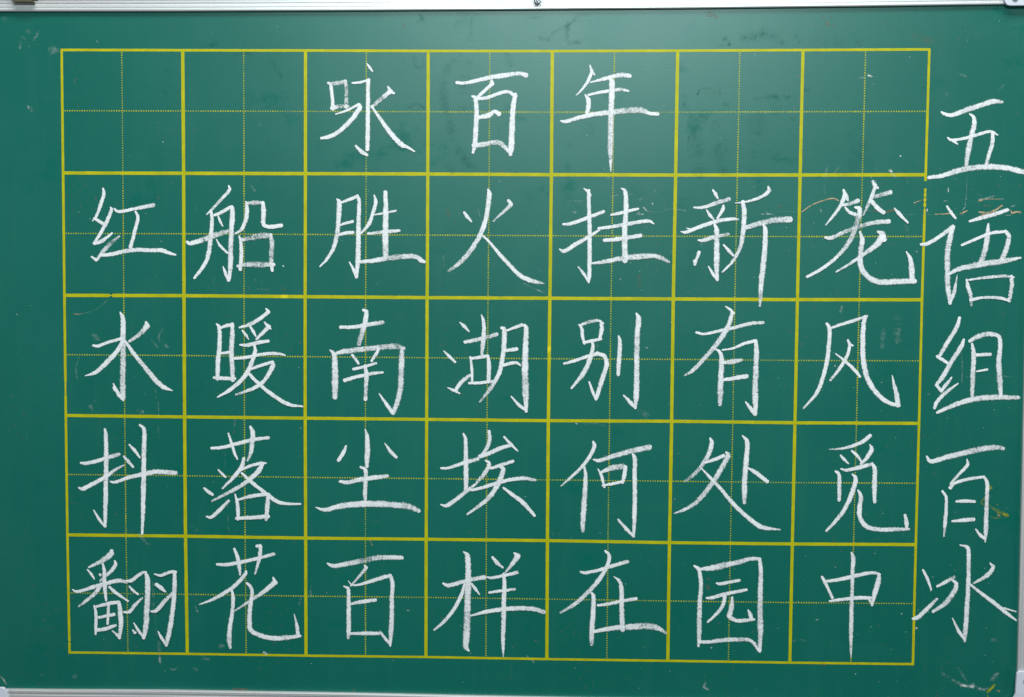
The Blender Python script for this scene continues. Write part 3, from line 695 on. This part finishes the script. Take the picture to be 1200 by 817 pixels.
PLATE_BL=[(-5322,-3357),(-4867,-3347),(-4845,-3357),(-4834,-3383),(-4825,-3422),(-4812,-3475),(-4812,-3721),(-5329,-3730)]
PLATE_TL=[(-5315,3672),(-4825,3671),(-4825,3458),(-4848,3343),(-5053,3227),(-5324,3227)]
SCREWS=[(455,3444),(4984,3474),(5295,-3119),(-4932,-3463)]
HOOK=[(-4664,3474),(-4432,3474),(-4428,3433),(-4626,3435),(-4406,3466)]
# ---------------------------------------------------------------- materials
def mat(name):
    mt = bpy.data.materials.new(name); mt.use_nodes = True
    nt = mt.node_tree
    return mt, nt, nt.nodes['Principled BSDF']
def node(nt, kind, **kw):
    n = nt.nodes.new(kind)
    for k, v in kw.items(): setattr(n, k, v)
    return n
def noise(nt, vec, scale, detail=3, rough=0.55):
    n = node(nt, 'ShaderNodeTexNoise')
    n.inputs['Scale'].default_value = scale; n.inputs['Detail'].default_value = detail
    n.inputs['Roughness'].default_value = rough
    nt.links.new(vec, n.inputs['Vector'])
    return n.outputs['Fac']
def ramp(nt, fac, a, b, va=0.0, vb=1.0):
    n = node(nt, 'ShaderNodeMapRange', interpolation_type='SMOOTHSTEP')
    n.inputs['From Min'].default_value = a; n.inputs['From Max'].default_value = b
    n.inputs['To Min'].default_value = va; n.inputs['To Max'].default_value = vb
    nt.links.new(fac, n.inputs['Value'])
    return n.outputs['Result']
def math_(nt, op, a, b=None, clamp=False):
    n = node(nt, 'ShaderNodeMath', operation=op, use_clamp=clamp)
    for i, v in enumerate((a, b)):
        if v is None: continue
        if isinstance(v, (int, float)): n.inputs[i].default_value = v
        else: nt.links.new(v, n.inputs[i])
    return n.outputs[0]
def mixc(nt, fac, a, b):
    n = node(nt, 'ShaderNodeMix', data_type='RGBA')
    if isinstance(fac, (int, float)): n.inputs[0].default_value = fac
    else: nt.links.new(fac, n.inputs[0])
    for i, v in ((6, a), (7, b)):
        if isinstance(v, tuple): n.inputs[i].default_value = (*v, 1)
        else: nt.links.new(v, n.inputs[i])
    return n.outputs[2]
def coords(nt, sc=(1, 1, 1), off=(0, 0, 0)):
    t = node(nt, 'ShaderNodeTexCoord'); mp = node(nt, 'ShaderNodeMapping')
    mp.inputs['Scale'].default_value = sc; mp.inputs['Location'].default_value = off
    nt.links.new(t.outputs['Object'], mp.inputs['Vector'])
    return mp.outputs['Vector']

GREEN = (0.0005, 0.106, 0.081)
def board_material():
    mt, nt, b = mat('green_board_enamel')
    v = coords(nt)
    vv = coords(nt, (9, 1, 1.1)); vh = coords(nt, (1, 1, 8), (3, 0, 1))
    cloud = ramp(nt, noise(nt, v, 5.5, 5, 0.6), 0.38, 0.68)
    wipe = ramp(nt, noise(nt, vv, 6.0, 4, 0.6), 0.45, 0.72)
    wipeh = ramp(nt, noise(nt, vh, 3.5, 4, 0.6), 0.5, 0.75)
    fine = noise(nt, v, 420, 2, 0.6)
    base = mixc(nt, math_(nt, 'MULTIPLY', cloud, 0.30), GREEN, (0.002, 0.128, 0.100))
    dust = math_(nt, 'ADD', math_(nt, 'MULTIPLY', wipe, 0.005), math_(nt, 'MULTIPLY', wipeh, 0.004))
    dust = math_(nt, 'MULTIPLY', dust, ramp(nt, fine, 0.3, 0.7, 0.5, 1.5))
    base = mixc(nt, dust, base, (0.62, 0.66, 0.66))
    # reddish dirt: sparse freckles gathered in patches
    rn = noise(nt, v, 260, 2, 0.6); rp = noise(nt, coords(nt, (1.6, 1, 1), (9, 4, 2)), 9, 3, 0.6)
    red = math_(nt, 'MULTIPLY', ramp(nt, rn, 0.60, 0.74), ramp(nt, rp, 0.50, 0.66))
    base = mixc(nt, math_(nt, 'MULTIPLY', red, 0.40), base, (0.16, 0.075, 0.06))
    red2 = math_(nt, 'MULTIPLY', ramp(nt, noise(nt, v, 95, 3, 0.6), 0.66, 0.76), ramp(nt, noise(nt, coords(nt, (1, 1, 1), (2, 7, 5)), 14, 2), 0.52, 0.66))
    base = mixc(nt, math_(nt, 'MULTIPLY', red2, 0.33), base, (0.20, 0.10, 0.07))
    # fine dark and light grain of the enamel
    base = mixc(nt, ramp(nt, noise(nt, v, 700, 1), 0.35, 0.65, 0.0, 0.10), base, (0.015, 0.16, 0.135))
    # worn, polished and greasy patches change the gloss
    spot = ramp(nt, noise(nt, coords(nt, (1, 1, 1.3), (5, 2, 8)), 17, 6, 0.68), 0.56, 0.70)
    spot2 = ramp(nt, noise(nt, coords(nt, (1, 1, 1), (1, 5, 3)), 4.0, 2), 0.40, 0.58)
    sp = math_(nt, 'MULTIPLY', spot, spot2)
    nt.links.new(base, b.inputs['Base Color'])
    nt.links.new(math_(nt, 'SUBTRACT', 0.52, math_(nt, 'MULTIPLY', sp, 0.34)), b.inputs['Specular IOR Level'])
    nt.links.new(math_(nt, 'ADD', 0.365, math_(nt, 'MULTIPLY', cloud, 0.04)), b.inputs['Roughness'])
    bp_ = node(nt, 'ShaderNodeBump'); bp_.inputs['Strength'].default_value = 0.12; bp_.inputs['Distance'].default_value = 0.0004
    nt.links.new(noise(nt, v, 500, 2), bp_.inputs['Height']); nt.links.new(bp_.outputs[0], b.inputs['Normal'])
    return mt
def paint_material():
    mt, nt, b = mat('yellow_grid_paint')
    v = coords(nt)
    c = mixc(nt, ramp(nt, noise(nt, v, 60, 3), 0.35, 0.7), (0.375, 0.372, 0.002), (0.455, 0.43, 0.002))
    c = mixc(nt, ramp(nt, noise(nt, v, 28, 2), 0.70, 0.76, 0, 0.7), c, (0.72, 0.62, 0.01))
    c = mixc(nt, ramp(nt, noise(nt, v, 420, 3), 0.62, 0.72, 0, 0.7), c, (0.10, 0.17, 0.03))
    nt.links.new(c, b.inputs['Base Color']); b.inputs['Roughness'].default_value = 0.5; b.inputs['Specular IOR Level'].default_value = 0.25
    return mt
def chalk_material(name, colr, soft=False):
    mt, nt, b = mat(name)
    v = coords(nt)
    at = node(nt, 'ShaderNodeAttribute', attribute_name='cover')
    cover = at.outputs['Fac']
    n1 = noise(nt, v, 620, 3, 0.65); n2 = noise(nt, v, 1500, 1)
    uv = node(nt, 'ShaderNodeUVMap'); mp = node(nt, 'ShaderNodeMapping'); mp.inputs['Scale'].default_value = (150, 1100, 1)
    nt.links.new(uv.outputs[0], mp.inputs['Vector'])
    n3 = noise(nt, mp.outputs[0], 1.0, 2)
    g = math_(nt, 'ADD', math_(nt, 'MULTIPLY', n1, 0.55), math_(nt, 'ADD', math_(nt, 'MULTIPLY', n2, 0.2), math_(nt, 'MULTIPLY', n3, 0.25)))
    if soft:
        a = math_(nt, 'MULTIPLY', cover, math_(nt, 'MULTIPLY', ramp(nt, g, 0.36, 0.64, 0.25, 1.5), ramp(nt, noise(nt, v, 170, 4, 0.65), 0.35, 0.62, 0.25, 1.25)), True)
    else:
        grain = ramp(nt, math_(nt, 'ADD', cover, math_(nt, 'MULTIPLY', math_(nt, 'SUBTRACT', g, 0.5), 2.4)), 0.08, 0.72)
        body_ = ramp(nt, cover, 0.25, 0.90, 0.60, 1.0)
        patch = ramp(nt, noise(nt, v, 120, 3), 0.3, 0.6, 0.92, 1.0)
        a = math_(nt, 'MULTIPLY', math_(nt, 'MULTIPLY', grain, body_), patch)
    c = mixc(nt, ramp(nt, n1, 0.35, 0.65), tuple(x * 0.86 for x in colr), colr)
    nt.links.new(c, b.inputs['Base Color']); nt.links.new(a, b.inputs['Alpha'])
    b.inputs['Roughness'].default_value = 0.95; b.inputs['Specular IOR Level'].default_value = 0.1
    bp_ = node(nt, 'ShaderNodeBump'); bp_.inputs['Strength'].default_value = 0.35; bp_.inputs['Distance'].default_value = 0.0003
    nt.links.new(g, bp_.inputs['Height']); nt.links.new(bp_.outputs[0], b.inputs['Normal'])
    return mt
def metal_material(name, colr, rough, metallic=0.75, stretch=(2, 60, 900), amt=0.10):
    mt, nt, b = mat(name)
    n = noise(nt, coords(nt, stretch), 1.0, 3)
    c = mixc(nt, ramp(nt, n, 0.3, 0.7), tuple(x * (1 - amt) for x in colr), colr)
    d = ramp(nt, noise(nt, coords(nt), 70, 4, 0.7), 0.60, 0.75, 0, 0.35)
    c = mixc(nt, d, c, tuple(x * 0.72 for x in colr))
    nt.links.new(c, b.inputs['Base Color'])
    nt.links.new(ramp(nt, n, 0.3, 0.7, rough, rough + 0.1), b.inputs['Roughness'])
    b.inputs['Metallic'].default_value = metallic
    return mt
M_BOARD = board_material(); M_PAINT = paint_material()
M_CHALK = chalk_material('white_chalk', (0.785, 0.80, 0.825))
M_DUST = {
    'white': chalk_material('chalk_dust', (0.80, 0.83, 0.84), True),
    'tan': chalk_material('scratch_tan', (0.62, 0.43, 0.27), True),
    'brown': chalk_material('scratch_brown', (0.30, 0.17, 0.12), True),
    'red': chalk_material('stain_red', (0.42, 0.12, 0.05), True),
    'pale': chalk_material('scratch_pale', (0.5, 0.55, 0.5), True),
    'wipe': chalk_material('wiped_clean_enamel', (0.006, 0.118, 0.096), True),
    'yellow': chalk_material('yellow_paint_smear', (0.36, 0.38, 0.015), True)}
M_RAIL = metal_material('brushed_aluminium', (0.70, 0.70, 0.71), 0.38, 0.55)
M_RAILV = metal_material('brushed_aluminium_upright', (0.66, 0.665, 0.67), 0.42, 0.55, (900, 60, 2))
M_PLATE = metal_material('corner_plastic', (0.56, 0.585, 0.67), 0.45, 0.0, (40, 40, 40), 0.04)
M_SCREW = metal_material('screw_steel', (0.50, 0.50, 0.52), 0.3, 0.9, (200, 200, 200), 0.2)
M_DARK = metal_material('slot_shade_and_tab', (0.03, 0.03, 0.035), 0.6, 0.0, (50, 50, 50), 0.1)  # near-black: painted shade of the screw slots, also the hook tab
M_HOOK = metal_material('olive_brown_metal', (0.13, 0.115, 0.07), 0.45, 0.4, (3, 60, 700), 0.25)
def wall_material():
    mt, nt, b = mat('wall_plaster')
    c = mixc(nt, noise(nt, coords(nt), 14, 4), (0.13, 0.11, 0.125), (0.19, 0.165, 0.185))
    nt.links.new(c, b.inputs['Base Color']); b.inputs['Roughness'].default_value = 0.9
    return mt
M_WALL = wall_material()

# ---------------------------------------------------------------- helpers
def mm(v): return v * 0.0001
def link(name, me, material, parent=None):
    me.materials.append(material)
    o = bpy.data.objects.new(name, me); col.objects.link(o)
    if parent is not None: o.parent = parent
    return o
def empty(name, parent=None):
    o = bpy.data.objects.new(name, None); o.empty_display_size = 0.05; col.objects.link(o)
    if parent is not None: o.parent = parent
    return o
def from_bm(name, bm, material, parent=None, smooth=False):
    bmesh.ops.recalc_face_normals(bm, faces=bm.faces)
    me = bpy.data.meshes.new(name); bm.to_mesh(me); bm.free()
    if smooth:
        for p in me.polygons: p.use_smooth = True
    return link(name, me, material, parent)
def parse(line):
    return [[tuple(float(q) for q in tk.split(',')) for tk in sub.split()] for sub in line.split('|')]
def spline(pts, step):
    """Catmull-Rom through (x, z, width, cover) points, sampled every step metres."""
    P = [(mm(x), mm(z), mm(w), g / 100) for x, z, w, g in pts]
    P = [tuple(2 * a - b for a, b in zip(P[0], P[1]))] + P + [tuple(2 * a - b for a, b in zip(P[-1], P[-2]))]
    out = []
    for i in range(1, len(P) - 2):
        L = math.dist(P[i][:2], P[i + 1][:2]); n = max(2, int(L / step))
        for k in range(n):
            t = k / n; q = []
            for c in range(4):
                a, b_, c_, d = P[i - 1][c], P[i][c], P[i + 1][c], P[i + 2][c]
                if c < 2:
                    v = 0.5 * (2 * b_ + (c_ - a) * t + (2 * a - 5 * b_ + 4 * c_ - d) * t * t + (3 * b_ - a - 3 * c_ + d) * t ** 3)
                else:
                    v = b_ + (c_ - b_) * t
                q.append(v)
            out.append(tuple(q))
    out.append(P[-2])
    return out
ACROSS = ((-1.06, 0.0), (-0.76, 0.74), (-0.4, 1.0), (0.0, 0.94), (0.4, 1.0), (0.76, 0.74), (1.06, 0.0))
SOFT = ((-1.0, 0.0), (-0.75, 0.15), (-0.45, 0.62), (0.0, 1.0), (0.45, 0.62), (0.75, 0.15), (1.0, 0.0))
def ribbons(name, subs, material, parent, base, widen=1.09, cap=0.42, rough=0.095, step=0.0008, across=ACROSS):
    """A chalk deposit: a low ridge that follows the path, thin and broken at its edges."""
    verts, faces, cover, uvs = [], [], [], []
    for si, pts in enumerate(subs):
        if len(pts) == 1: pts = [pts[0], (pts[0][0] + 6, pts[0][1] - 10) + pts[0][2:]]
        S = spline(pts, step); n = len(S)
        rows = []
        for i, (x, z, w, g) in enumerate(S):
            a = S[max(0, i - 2)]; b_ = S[min(n - 1, i + 2)]
            dx, dz = b_[0] - a[0], b_[1] - a[1]; L = math.hypot(dx, dz) or 1.0
            rows.append([x, z, w, g, dx / L, dz / L])
        def capped(r, sgn):
            o = []
            for t in (0.35, 0.68, 0.9, 1.0):
                q = list(r); q[0] += sgn * r[4] * r[2] * cap * t; q[1] += sgn * r[5] * r[2] * cap * t
                q[2] = r[2] * math.sqrt(max(0.02, 1 - t * t)); o.append(q)
            return o
        rows = capped(rows[0], -1)[::-1] + rows + capped(rows[-1], 1)
        jl = jr = jg = 0.0; run = 0.0; v0 = len(verts); prev = None
        y0 = base + si * 0.00003
        n_r = len(rows)
        for ri, (x, z, w, g, tx, tz) in enumerate(rows):
            # the chalk presses hardest where a stroke sets in and thins along its run
            if across is ACROSS: g *= 0.92 + 0.11 * max(0.0, 1 - ri / 7) + 0.05 * max(0.0, 1 - (n_r - 1 - ri) / 5)
            jl += (random.gauss(0, rough) - jl) * 0.5; jr += (random.gauss(0, rough) - jr) * 0.5
            jg += (random.gauss(0, 0.13) - jg) * 0.25
            if prev: run += math.dist(prev, (x, z))
            prev = (x, z)
            hw = w * 0.5 * widen
            for s, c in across:
                k = hw * s * (1 + (jl if s < 0 else jr))
                verts.append((x - tz * k, -(y0 + 0.00012 * c), z + tx * k))
                cover.append(max(0.0, (g + jg) * c)); uvs.append((run + x, k + z))
        m_ = len(across)
        for i in range(len(rows) - 1):
            for j in range(m_ - 1):
                a = v0 + i * m_ + j
                faces.append((a, a + 1, a + 1 + m_, a + m_))
    me = bpy.data.meshes.new(name); me.from_pydata(verts, [], faces)
    at = me.attributes.new('cover', 'FLOAT', 'POINT'); at.data.foreach_set('value', cover)
    ul = me.uv_layers.new(name='UVMap')
    for lp in me.loops: ul.data[lp.index].uv = uvs[lp.vertex_index]
    for p in me.polygons: p.use_smooth = True
    return link(name, me, material, parent)
def prism(pts, y_front, y_back, bevel=0.0):
    """Outline in the board's plane given a real thickness (y_front is nearer the viewer)."""
    bm = bmesh.new()
    f = bm.faces.new([bm.verts.new((x, y_front, z)) for x, z in pts])
    r = bmesh.ops.extrude_face_region(bm, geom=[f])
    for v in r['geom']:
        if isinstance(v, bmesh.types.BMVert): v.co.y = y_back
    if bevel:
        bmesh.ops.recalc_face_normals(bm, faces=bm.faces)
        fe = [e for e in bm.edges if all(abs(v.co.y - y_front) < 1e-7 for v in e.verts)]
        bmesh.ops.bevel(bm, geom=fe, offset=bevel, segments=3, profile=0.6, affect='EDGES')
    return bm
def sweep(path, section, side):
    """Aluminium extrusion: section points (offset away from the panel, height towards the viewer) along a path."""
    bm = bmesh.new(); rings = []
    n = len(path)
    for i, (x, z) in enumerate(path):
        a = path[max(0, i - 1)]; b_ = path[min(n - 1, i + 1)]
        dx, dz = b_[0] - a[0], b_[1] - a[1]; L = math.hypot(dx, dz)
        nx, nz = -dz / L * side, dx / L * side
        rings.append([bm.verts.new((x + nx * o, -h, z + nz * o)) for o, h in section])
    k = len(section)
    for i in range(n - 1):
        for j in range(k):
            bm.faces.new((rings[i][j], rings[i][(j + 1) % k], rings[i + 1][(j + 1) % k], rings[i + 1][j]))
    bm.faces.new(rings[0]); bm.faces.new(rings[-1][::-1])
    return bm

# ---------------------------------------------------------------- setting
bm = prism([(-3, -2.5), (3, -2.5), (3, 2.5), (-3, 2.5)], 0.012, 0.06)
wall = from_bm('wall', bm, M_WALL); wall['kind'] = 'structure'

# ---------------------------------------------------------------- chalkboard
board = empty('chalkboard')
board['label'] = 'green chalkboard with yellow ruled squares and a white chalk poem in an aluminium frame'
board['category'] = 'chalkboard'
bm = prism([(-0.514, 0.3455), (0.520, 0.3470), (0.5265, -0.3455), (-0.512, -0.3465)], 0.0, 0.006)
panel = from_bm('writing_panel', bm, M_BOARD, board)

RAIL = [(0.0002, 0.0003), (0.0002, 0.0044), (0.0011, 0.0050), (0.0024, 0.0050), (0.0028, 0.0044), (0.0038, 0.0044), (0.0042, 0.0047),
        (0.0062, 0.0047), (0.0066, 0.0043), (0.0076, 0.0043), (0.0080, 0.0050), (0.0098, 0.0050), (0.0104, 0.0042), (0.0106, -0.010), (0.0006, -0.010)]
RAIL = [(o, h * 0.72) for o, h in RAIL]
WIDE = [(o * 1.5, h) for o, h in RAIL]
def P(lst): return [(mm(a), mm(b)) for a, b in lst]
for edge, side, sec, mt in ((TOP_EDGE, 1, RAIL, M_RAIL), (BOTTOM_EDGE, -1, WIDE, M_RAIL), (LEFT_EDGE, -1, WIDE, M_RAILV), (RIGHT_EDGE, 1, WIDE, M_RAILV)):
    from_bm('frame_rail', sweep(P(edge), sec, side), mt, board)

def lathe(bm, cx, cz, prof, seg=28):
    rings = []
    for r, h in prof:
        rings.append([bm.verts.new((cx + r * math.cos(2 * math.pi * k / seg), -h, cz + r * math.sin(2 * math.pi * k / seg))) for k in range(seg)])
    for a, b_ in zip(rings, rings[1:]):
        for k in range(seg): bm.faces.new((a[k], a[(k + 1) % seg], b_[(k + 1) % seg], b_[k]))
    bm.faces.new(rings[-1])
def screw(name, cx, cz, y, r, parent, turn):
    bm = bmesh.new()
    lathe(bm, cx, cz, [(r * 1.32, y), (r * 1.32, y + 0.0004), (r * 1.06, y + 0.0005), (r * 1.0, y + 0.0003), (r * 0.98, y + 0.0011), (r * 0.8, y + 0.0017), (r * 0.45, y + 0.0020)])
    s = from_bm(name, bm, M_SCREW, parent, True)
    bm = bmesh.new()  # raised dark cross, its colour stands in for shade inside the slot
    for k in range(2):
        an = turn + k * math.pi / 2; ca, sa = math.cos(an), math.sin(an); L, W = r * 0.62, r * 0.15
        vs_ = []
        for hy in (y + 0.0017, y + 0.00212 + k * 0.00003):
            vs_.append([bm.verts.new((cx + a * ca - b_ * sa, -hy, cz + a * sa + b_ * ca)) for a, b_ in ((-L, -W), (L, -W), (L, W), (-L, W))])
        bm.faces.new(vs_[1])
        for q in range(4): bm.faces.new((vs_[0][q], vs_[0][(q + 1) % 4], vs_[1][(q + 1) % 4], vs_[1][q]))
    return s, bm
def add_screw(cx, cz, y, r, parent, turn, third_level):
    s, bm = screw('screw', cx, cz, y, r, parent, turn)
    if third_level:   # keep the hierarchy at three levels: the dark cross is the screw's child only when the screw is a part
        from_bm('cross_slot_shade', bm, M_DARK, s)
    else:
        s.data.materials.append(M_DARK)
        me = bpy.data.meshes.new('tmp'); bm.to_mesh(me); bm.free()
        b2 = bmesh.new(); b2.from_mesh(s.data); n0 = len(b2.faces); b2.from_mesh(me); b2.faces.ensure_lookup_table()
        for f in b2.faces[n0:]: f.material_index = 1
        b2.to_mesh(s.data); b2.free(); bpy.data.meshes.remove(me)
SC = P(SCREWS)
add_screw(SC[0][0], SC[0][1] , 0.0034, 0.0036, board, 0.6, True)
for pts, sc in ((PLATE_TR, SC[1]), (PLATE_BR, SC[2]), (PLATE_BL, SC[3]), (PLATE_TL, None)):
    pl = from_bm('corner_plate', prism(P(pts), -0.0065, -0.0037, 0.0006), M_PLATE, board)
    if sc: add_screw(sc[0], sc[1], 0.0065, 0.0026, pl, 0.3, False)

# ---- yellow ruled squares
G = [[(mm(a), mm(b)) for a, b in row] for row in GRID]
def strip(name, pts, width, y, gaps=(), wob=0.05):
    """Painted line through the crossings with a slightly uneven edge; gaps are (start, end, width factor) along x or z."""
    dense = []
    for (x0, z0), (x1, z1) in zip(pts, pts[1:]):
        n = max(2, int(math.dist((x0, z0), (x1, z1)) / 0.0012))
        for k in range(n): dense.append((x0 + (x1 - x0) * k / n, z0 + (z1 - z0) * k / n))
    dense.append(pts[-1])
    dx, dz = pts[-1][0] - pts[0][0], pts[-1][1] - pts[0][1]; L = math.hypot(dx, dz); nx, nz = -dz / L, dx / L
    bm = bmesh.new(); prev = None; a = b_ = 0.0; slow = 0.0
    for x, z in dense:
        a += (random.gauss(0, wob) - a) * 0.4; b_ += (random.gauss(0, wob) - b_) * 0.4; slow += (random.gauss(0, 0.10) - slow) * 0.05
        c = x if abs(dx) > abs(dz) else z; w = width * 0.5 * (1 + slow)
        cut = 1.0
        for g0, g1, f in gaps:
            if g0 <= c <= g1: cut = f
        if cut <= 0: prev = None; continue
        wa, wb = w * (1 + a) * cut, w * (1 + b_) * cut
        cur = (bm.verts.new((x + nx * wa, -y, z + nz * wa)), bm.verts.new((x - nx * wb, -y, z - nz * wb)))
        if prev: bm.faces.new((prev[0], prev[1], cur[1], cur[0]))
        prev = cur
    o = from_bm(name, bm, M_PAINT, board)
    return o
PX = 0.000836
hw = (3.0, 3.9, 3.9, 3.7, 3.7, 2.8); vw = (3.0, 3.9, 3.7, 3.7, 3.8, 3.8, 3.6, 2.9)
for r in range(6):
    pts = list(G[r]); d = 1.3 * PX
    pts[0] = (pts[0][0] - d, pts[0][1]); pts[-1] = (pts[-1][0] + d, pts[-1][1])
    gaps = [(-0.3745, -0.3728, 0.35)] if r == 2 else ()
    strip('grid_line', pts, hw[r] * PX, 0.00010, gaps)
for c in range(8):
    pts = [G[r][c] for r in range(6)]
    gaps = ()
    if c == 7:
        z1 = G[1][7][1]
        gaps = [(z1 - 0.0125, z1 - 0.0068, 0.0), (z1 - 0.0175, z1 - 0.0158, 0.45), (z1 - 0.0225, z1 - 0.0208, 0.25), (z1 - 0.0275, z1 - 0.0262, 0.4), (z1 - 0.0325, z1 - 0.0312, 0.3), (z1 - 0.038, z1 - 0.034, 0.75)]
    if c == 0: gaps = [(G[5][0][1] + 0.0105, G[5][0][1] + 0.0120, 0.25), (G[3][0][1] + 0.0205, G[3][0][1] + 0.034, 0.7)]
    strip('grid_line', pts, vw[c] * PX, 0.00013, gaps)
def dotted(pts, seg_margin):
    bm = bmesh.new()
    bold = 1.0
    for (x0, z0), (x1, z1) in zip(pts, pts[1:]):
        L = math.dist((x0, z0), (x1, z1)); pitch = 2.92 * PX; n = round((L - 2 * seg_margin) / pitch); pitch = (L - 2 * seg_margin) / n
        for k in range(n + 1):
            bold += (random.gauss(1.0, 0.35) - bold) * 0.12
            t = (seg_margin + k * pitch) / L
            s = 0.5 * PX * 1.46 * max(0.75, min(1.3, bold)) * random.uniform(0.93, 1.07)
            x = x0 + (x1 - x0) * t; z = z0 + (z1 - z0) * t
            bm.faces.new([bm.verts.new((x + s * a, -0.00005, z + s * b_)) for a, b_ in ((-1, -.5), (-.5, -1), (.5, -1), (1, -.5), (1, .5), (.5, 1), (-.5, 1), (-1, .5))])
    from_bm('dotted_guide_line', bm, M_PAINT, board)
for c in range(7):
    dotted([((G[r][c][0] + G[r][c + 1][0]) / 2 - 0.0004, (G[r][c][1] + G[r][c + 1][1]) / 2) for r in range(6)], 0.0026)
for r in range(5):
    dotted([((G[r][c][0] + G[r + 1][c][0]) / 2, (G[r][c][1] + G[r + 1][c][1]) / 2 + 0.0009) for c in range(8)], 0.0026)

# ---- handwriting, every character a part and every stroke a sub-part
MEANING = {'咏': 'chant', '年': 'year', '红': 'red', '船': 'boat', '胜': 'victory', '火': 'fire', '挂': 'hang', '新': 'new', '笼': 'lantern cage',
           '水': 'water', '暖': 'warm', '南': 'south', '湖': 'lake', '别': 'other', '有': 'have', '风': 'wind', '抖': 'shake', '落': 'fall',
           '尘': 'dust', '埃': 'dirt', '何': 'what', '处': 'place', '觅': 'seek', '翻': 'turn over', '花': 'flower', '样': 'pattern',
           '在': 'at', '园': 'garden', '中': 'middle', '五': 'five', '语': 'language', '组': 'group', '冰': 'ice', '百': 'hundred'}
seen_bai = 0
for ch, _, strokes in WRITING:
    part = empty('chalk_character', board)
    where = ''
    if ch == '百':
        where = (' in the top row', ' in the bottom row', ' outside the squares at right')[seen_bai]; seen_bai += 1
    part['label'] = 'white chalk character %s (%s)%s' % (ch, MEANING[ch], where)
    for k, line in enumerate(strokes):
        ribbons('chalk_stroke', parse(line), M_CHALK, part, 0.00020 + 0.00004 * k)

# ---- traces of use: dust, scratches, smears
kinds = {'white': 'dust_smear', 'tan': 'scratch', 'brown': 'scratch', 'red': 'stain', 'pale': 'scratch', 'yellow': 'paint_smear', 'wipe': 'wipe_mark'}
for k, (c, line) in enumerate(MARKS):
    subs = parse(line)
    if c == 'wipe': subs = [[(x, z, w * 1.35, g * 0.40) for x, z, w, g in sub] for sub in subs]
    if c in ('tan', 'brown'): subs = [[(x, z, w * 1.15, g * (1.5 if c == 'tan' else 1.0)) for x, z, w, g in sub] for sub in subs]
    if c == 'white':   # thin dust shows far less than a solid deposit
        subs = [[(x, z, w * (1.5 - min(g, 60) / 150), g * (0.28 + 0.72 * (min(g, 75) / 75) ** 2)) for x, z, w, g in sub] for sub in subs]
    ribbons(kinds[c], subs, M_DUST[c], board, 0.00016 + 0.0000002 * k, 1.35, 0.5, 0.28, across=SOFT)
# crumbs of chalk all over the panel
bm = bmesh.new()
for k in range(300):
    x = random.uniform(-0.49, 0.51); z = random.uniform(-0.33, 0.33)
    if random.random() < 0.45: x = random.uniform(0.1, 0.51); z = random.uniform(-0.33, 0.2)
    s = random.choice((0.00015, 0.00018, 0.00022, 0.00026, 0.00036)) * random.uniform(0.8, 1.3); n = random.randint(4, 6); st = random.uniform(1, 2); an = random.uniform(0, 3.1)
    ring = []
    for q in range(n):
        t = 2 * math.pi * q / n; a = s * st * math.cos(t) * random.uniform(.7, 1.2); b_ = s * math.sin(t) * random.uniform(.7, 1.2)
        ring.append(bm.verts.new((x + a * math.cos(an) - b_ * math.sin(an), -0.0001, z + a * math.sin(an) + b_ * math.cos(an))))
    top = bm.verts.new((x, -0.0001 - s * 0.6, z))
    for q in range(n): bm.faces.new((ring[q], ring[(q + 1) % n], top))
M_CRUMB, nt, b = mat('chalk_crumb'); b.inputs['Base Color'].default_value = (0.42, 0.50, 0.49, 1); b.inputs['Roughness'].default_value = 0.9
o = from_bm('chalk_crumbs', bm, M_CRUMB, board); o['kind'] = 'stuff'

# ---------------------------------------------------------------- hook on the top rail
H = P(HOOK)
hx0, hx1, hz = H[0][0], H[1][0], H[0][1]; zb = H[3][1]
hook = empty('hanging_hook'); hook.location = ((hx0 + hx1) / 2, -0.006, hz)
hook['label'] = 'small olive brown metal hook gripping the top rail near its left end'; hook['category'] = 'hook'
def hk(name, pts, yf, yb, mt, bev=0.0004):
    bm = prism(pts, yf, yb, bev)
    bmesh.ops.translate(bm, verts=bm.verts, vec=-Vector(hook.location))
    return from_bm(name, bm, mt, hook)
hk('hook_body', [(hx0, hz + 0.012), (hx0, hz + 0.0008), (hx0 + 0.0035, zb + 0.0014), (hx1 - 0.0008, zb + 0.0014), (hx1 - 0.0015, hz), (hx1 - 0.0015, hz + 0.012)], -0.0080, 0.006, M_HOOK)
hk('hook_lip', [(hx0 + 0.003, zb + 0.0015), (hx0 + 0.0045, zb), (hx1 + 0.0005, zb - 0.0002), (hx1 - 0.0007, zb + 0.0015)], -0.0095, -0.0040, M_HOOK, 0.0002)
hk('hook_tab', [(hx1 - 0.0010, hz - 0.0012), (hx1 + 0.0030, hz - 0.0005), (hx1 + 0.0034, hz + 0.012), (hx1 - 0.0010, hz + 0.012)], -0.0055, -0.0037, M_DARK, 0.0002)
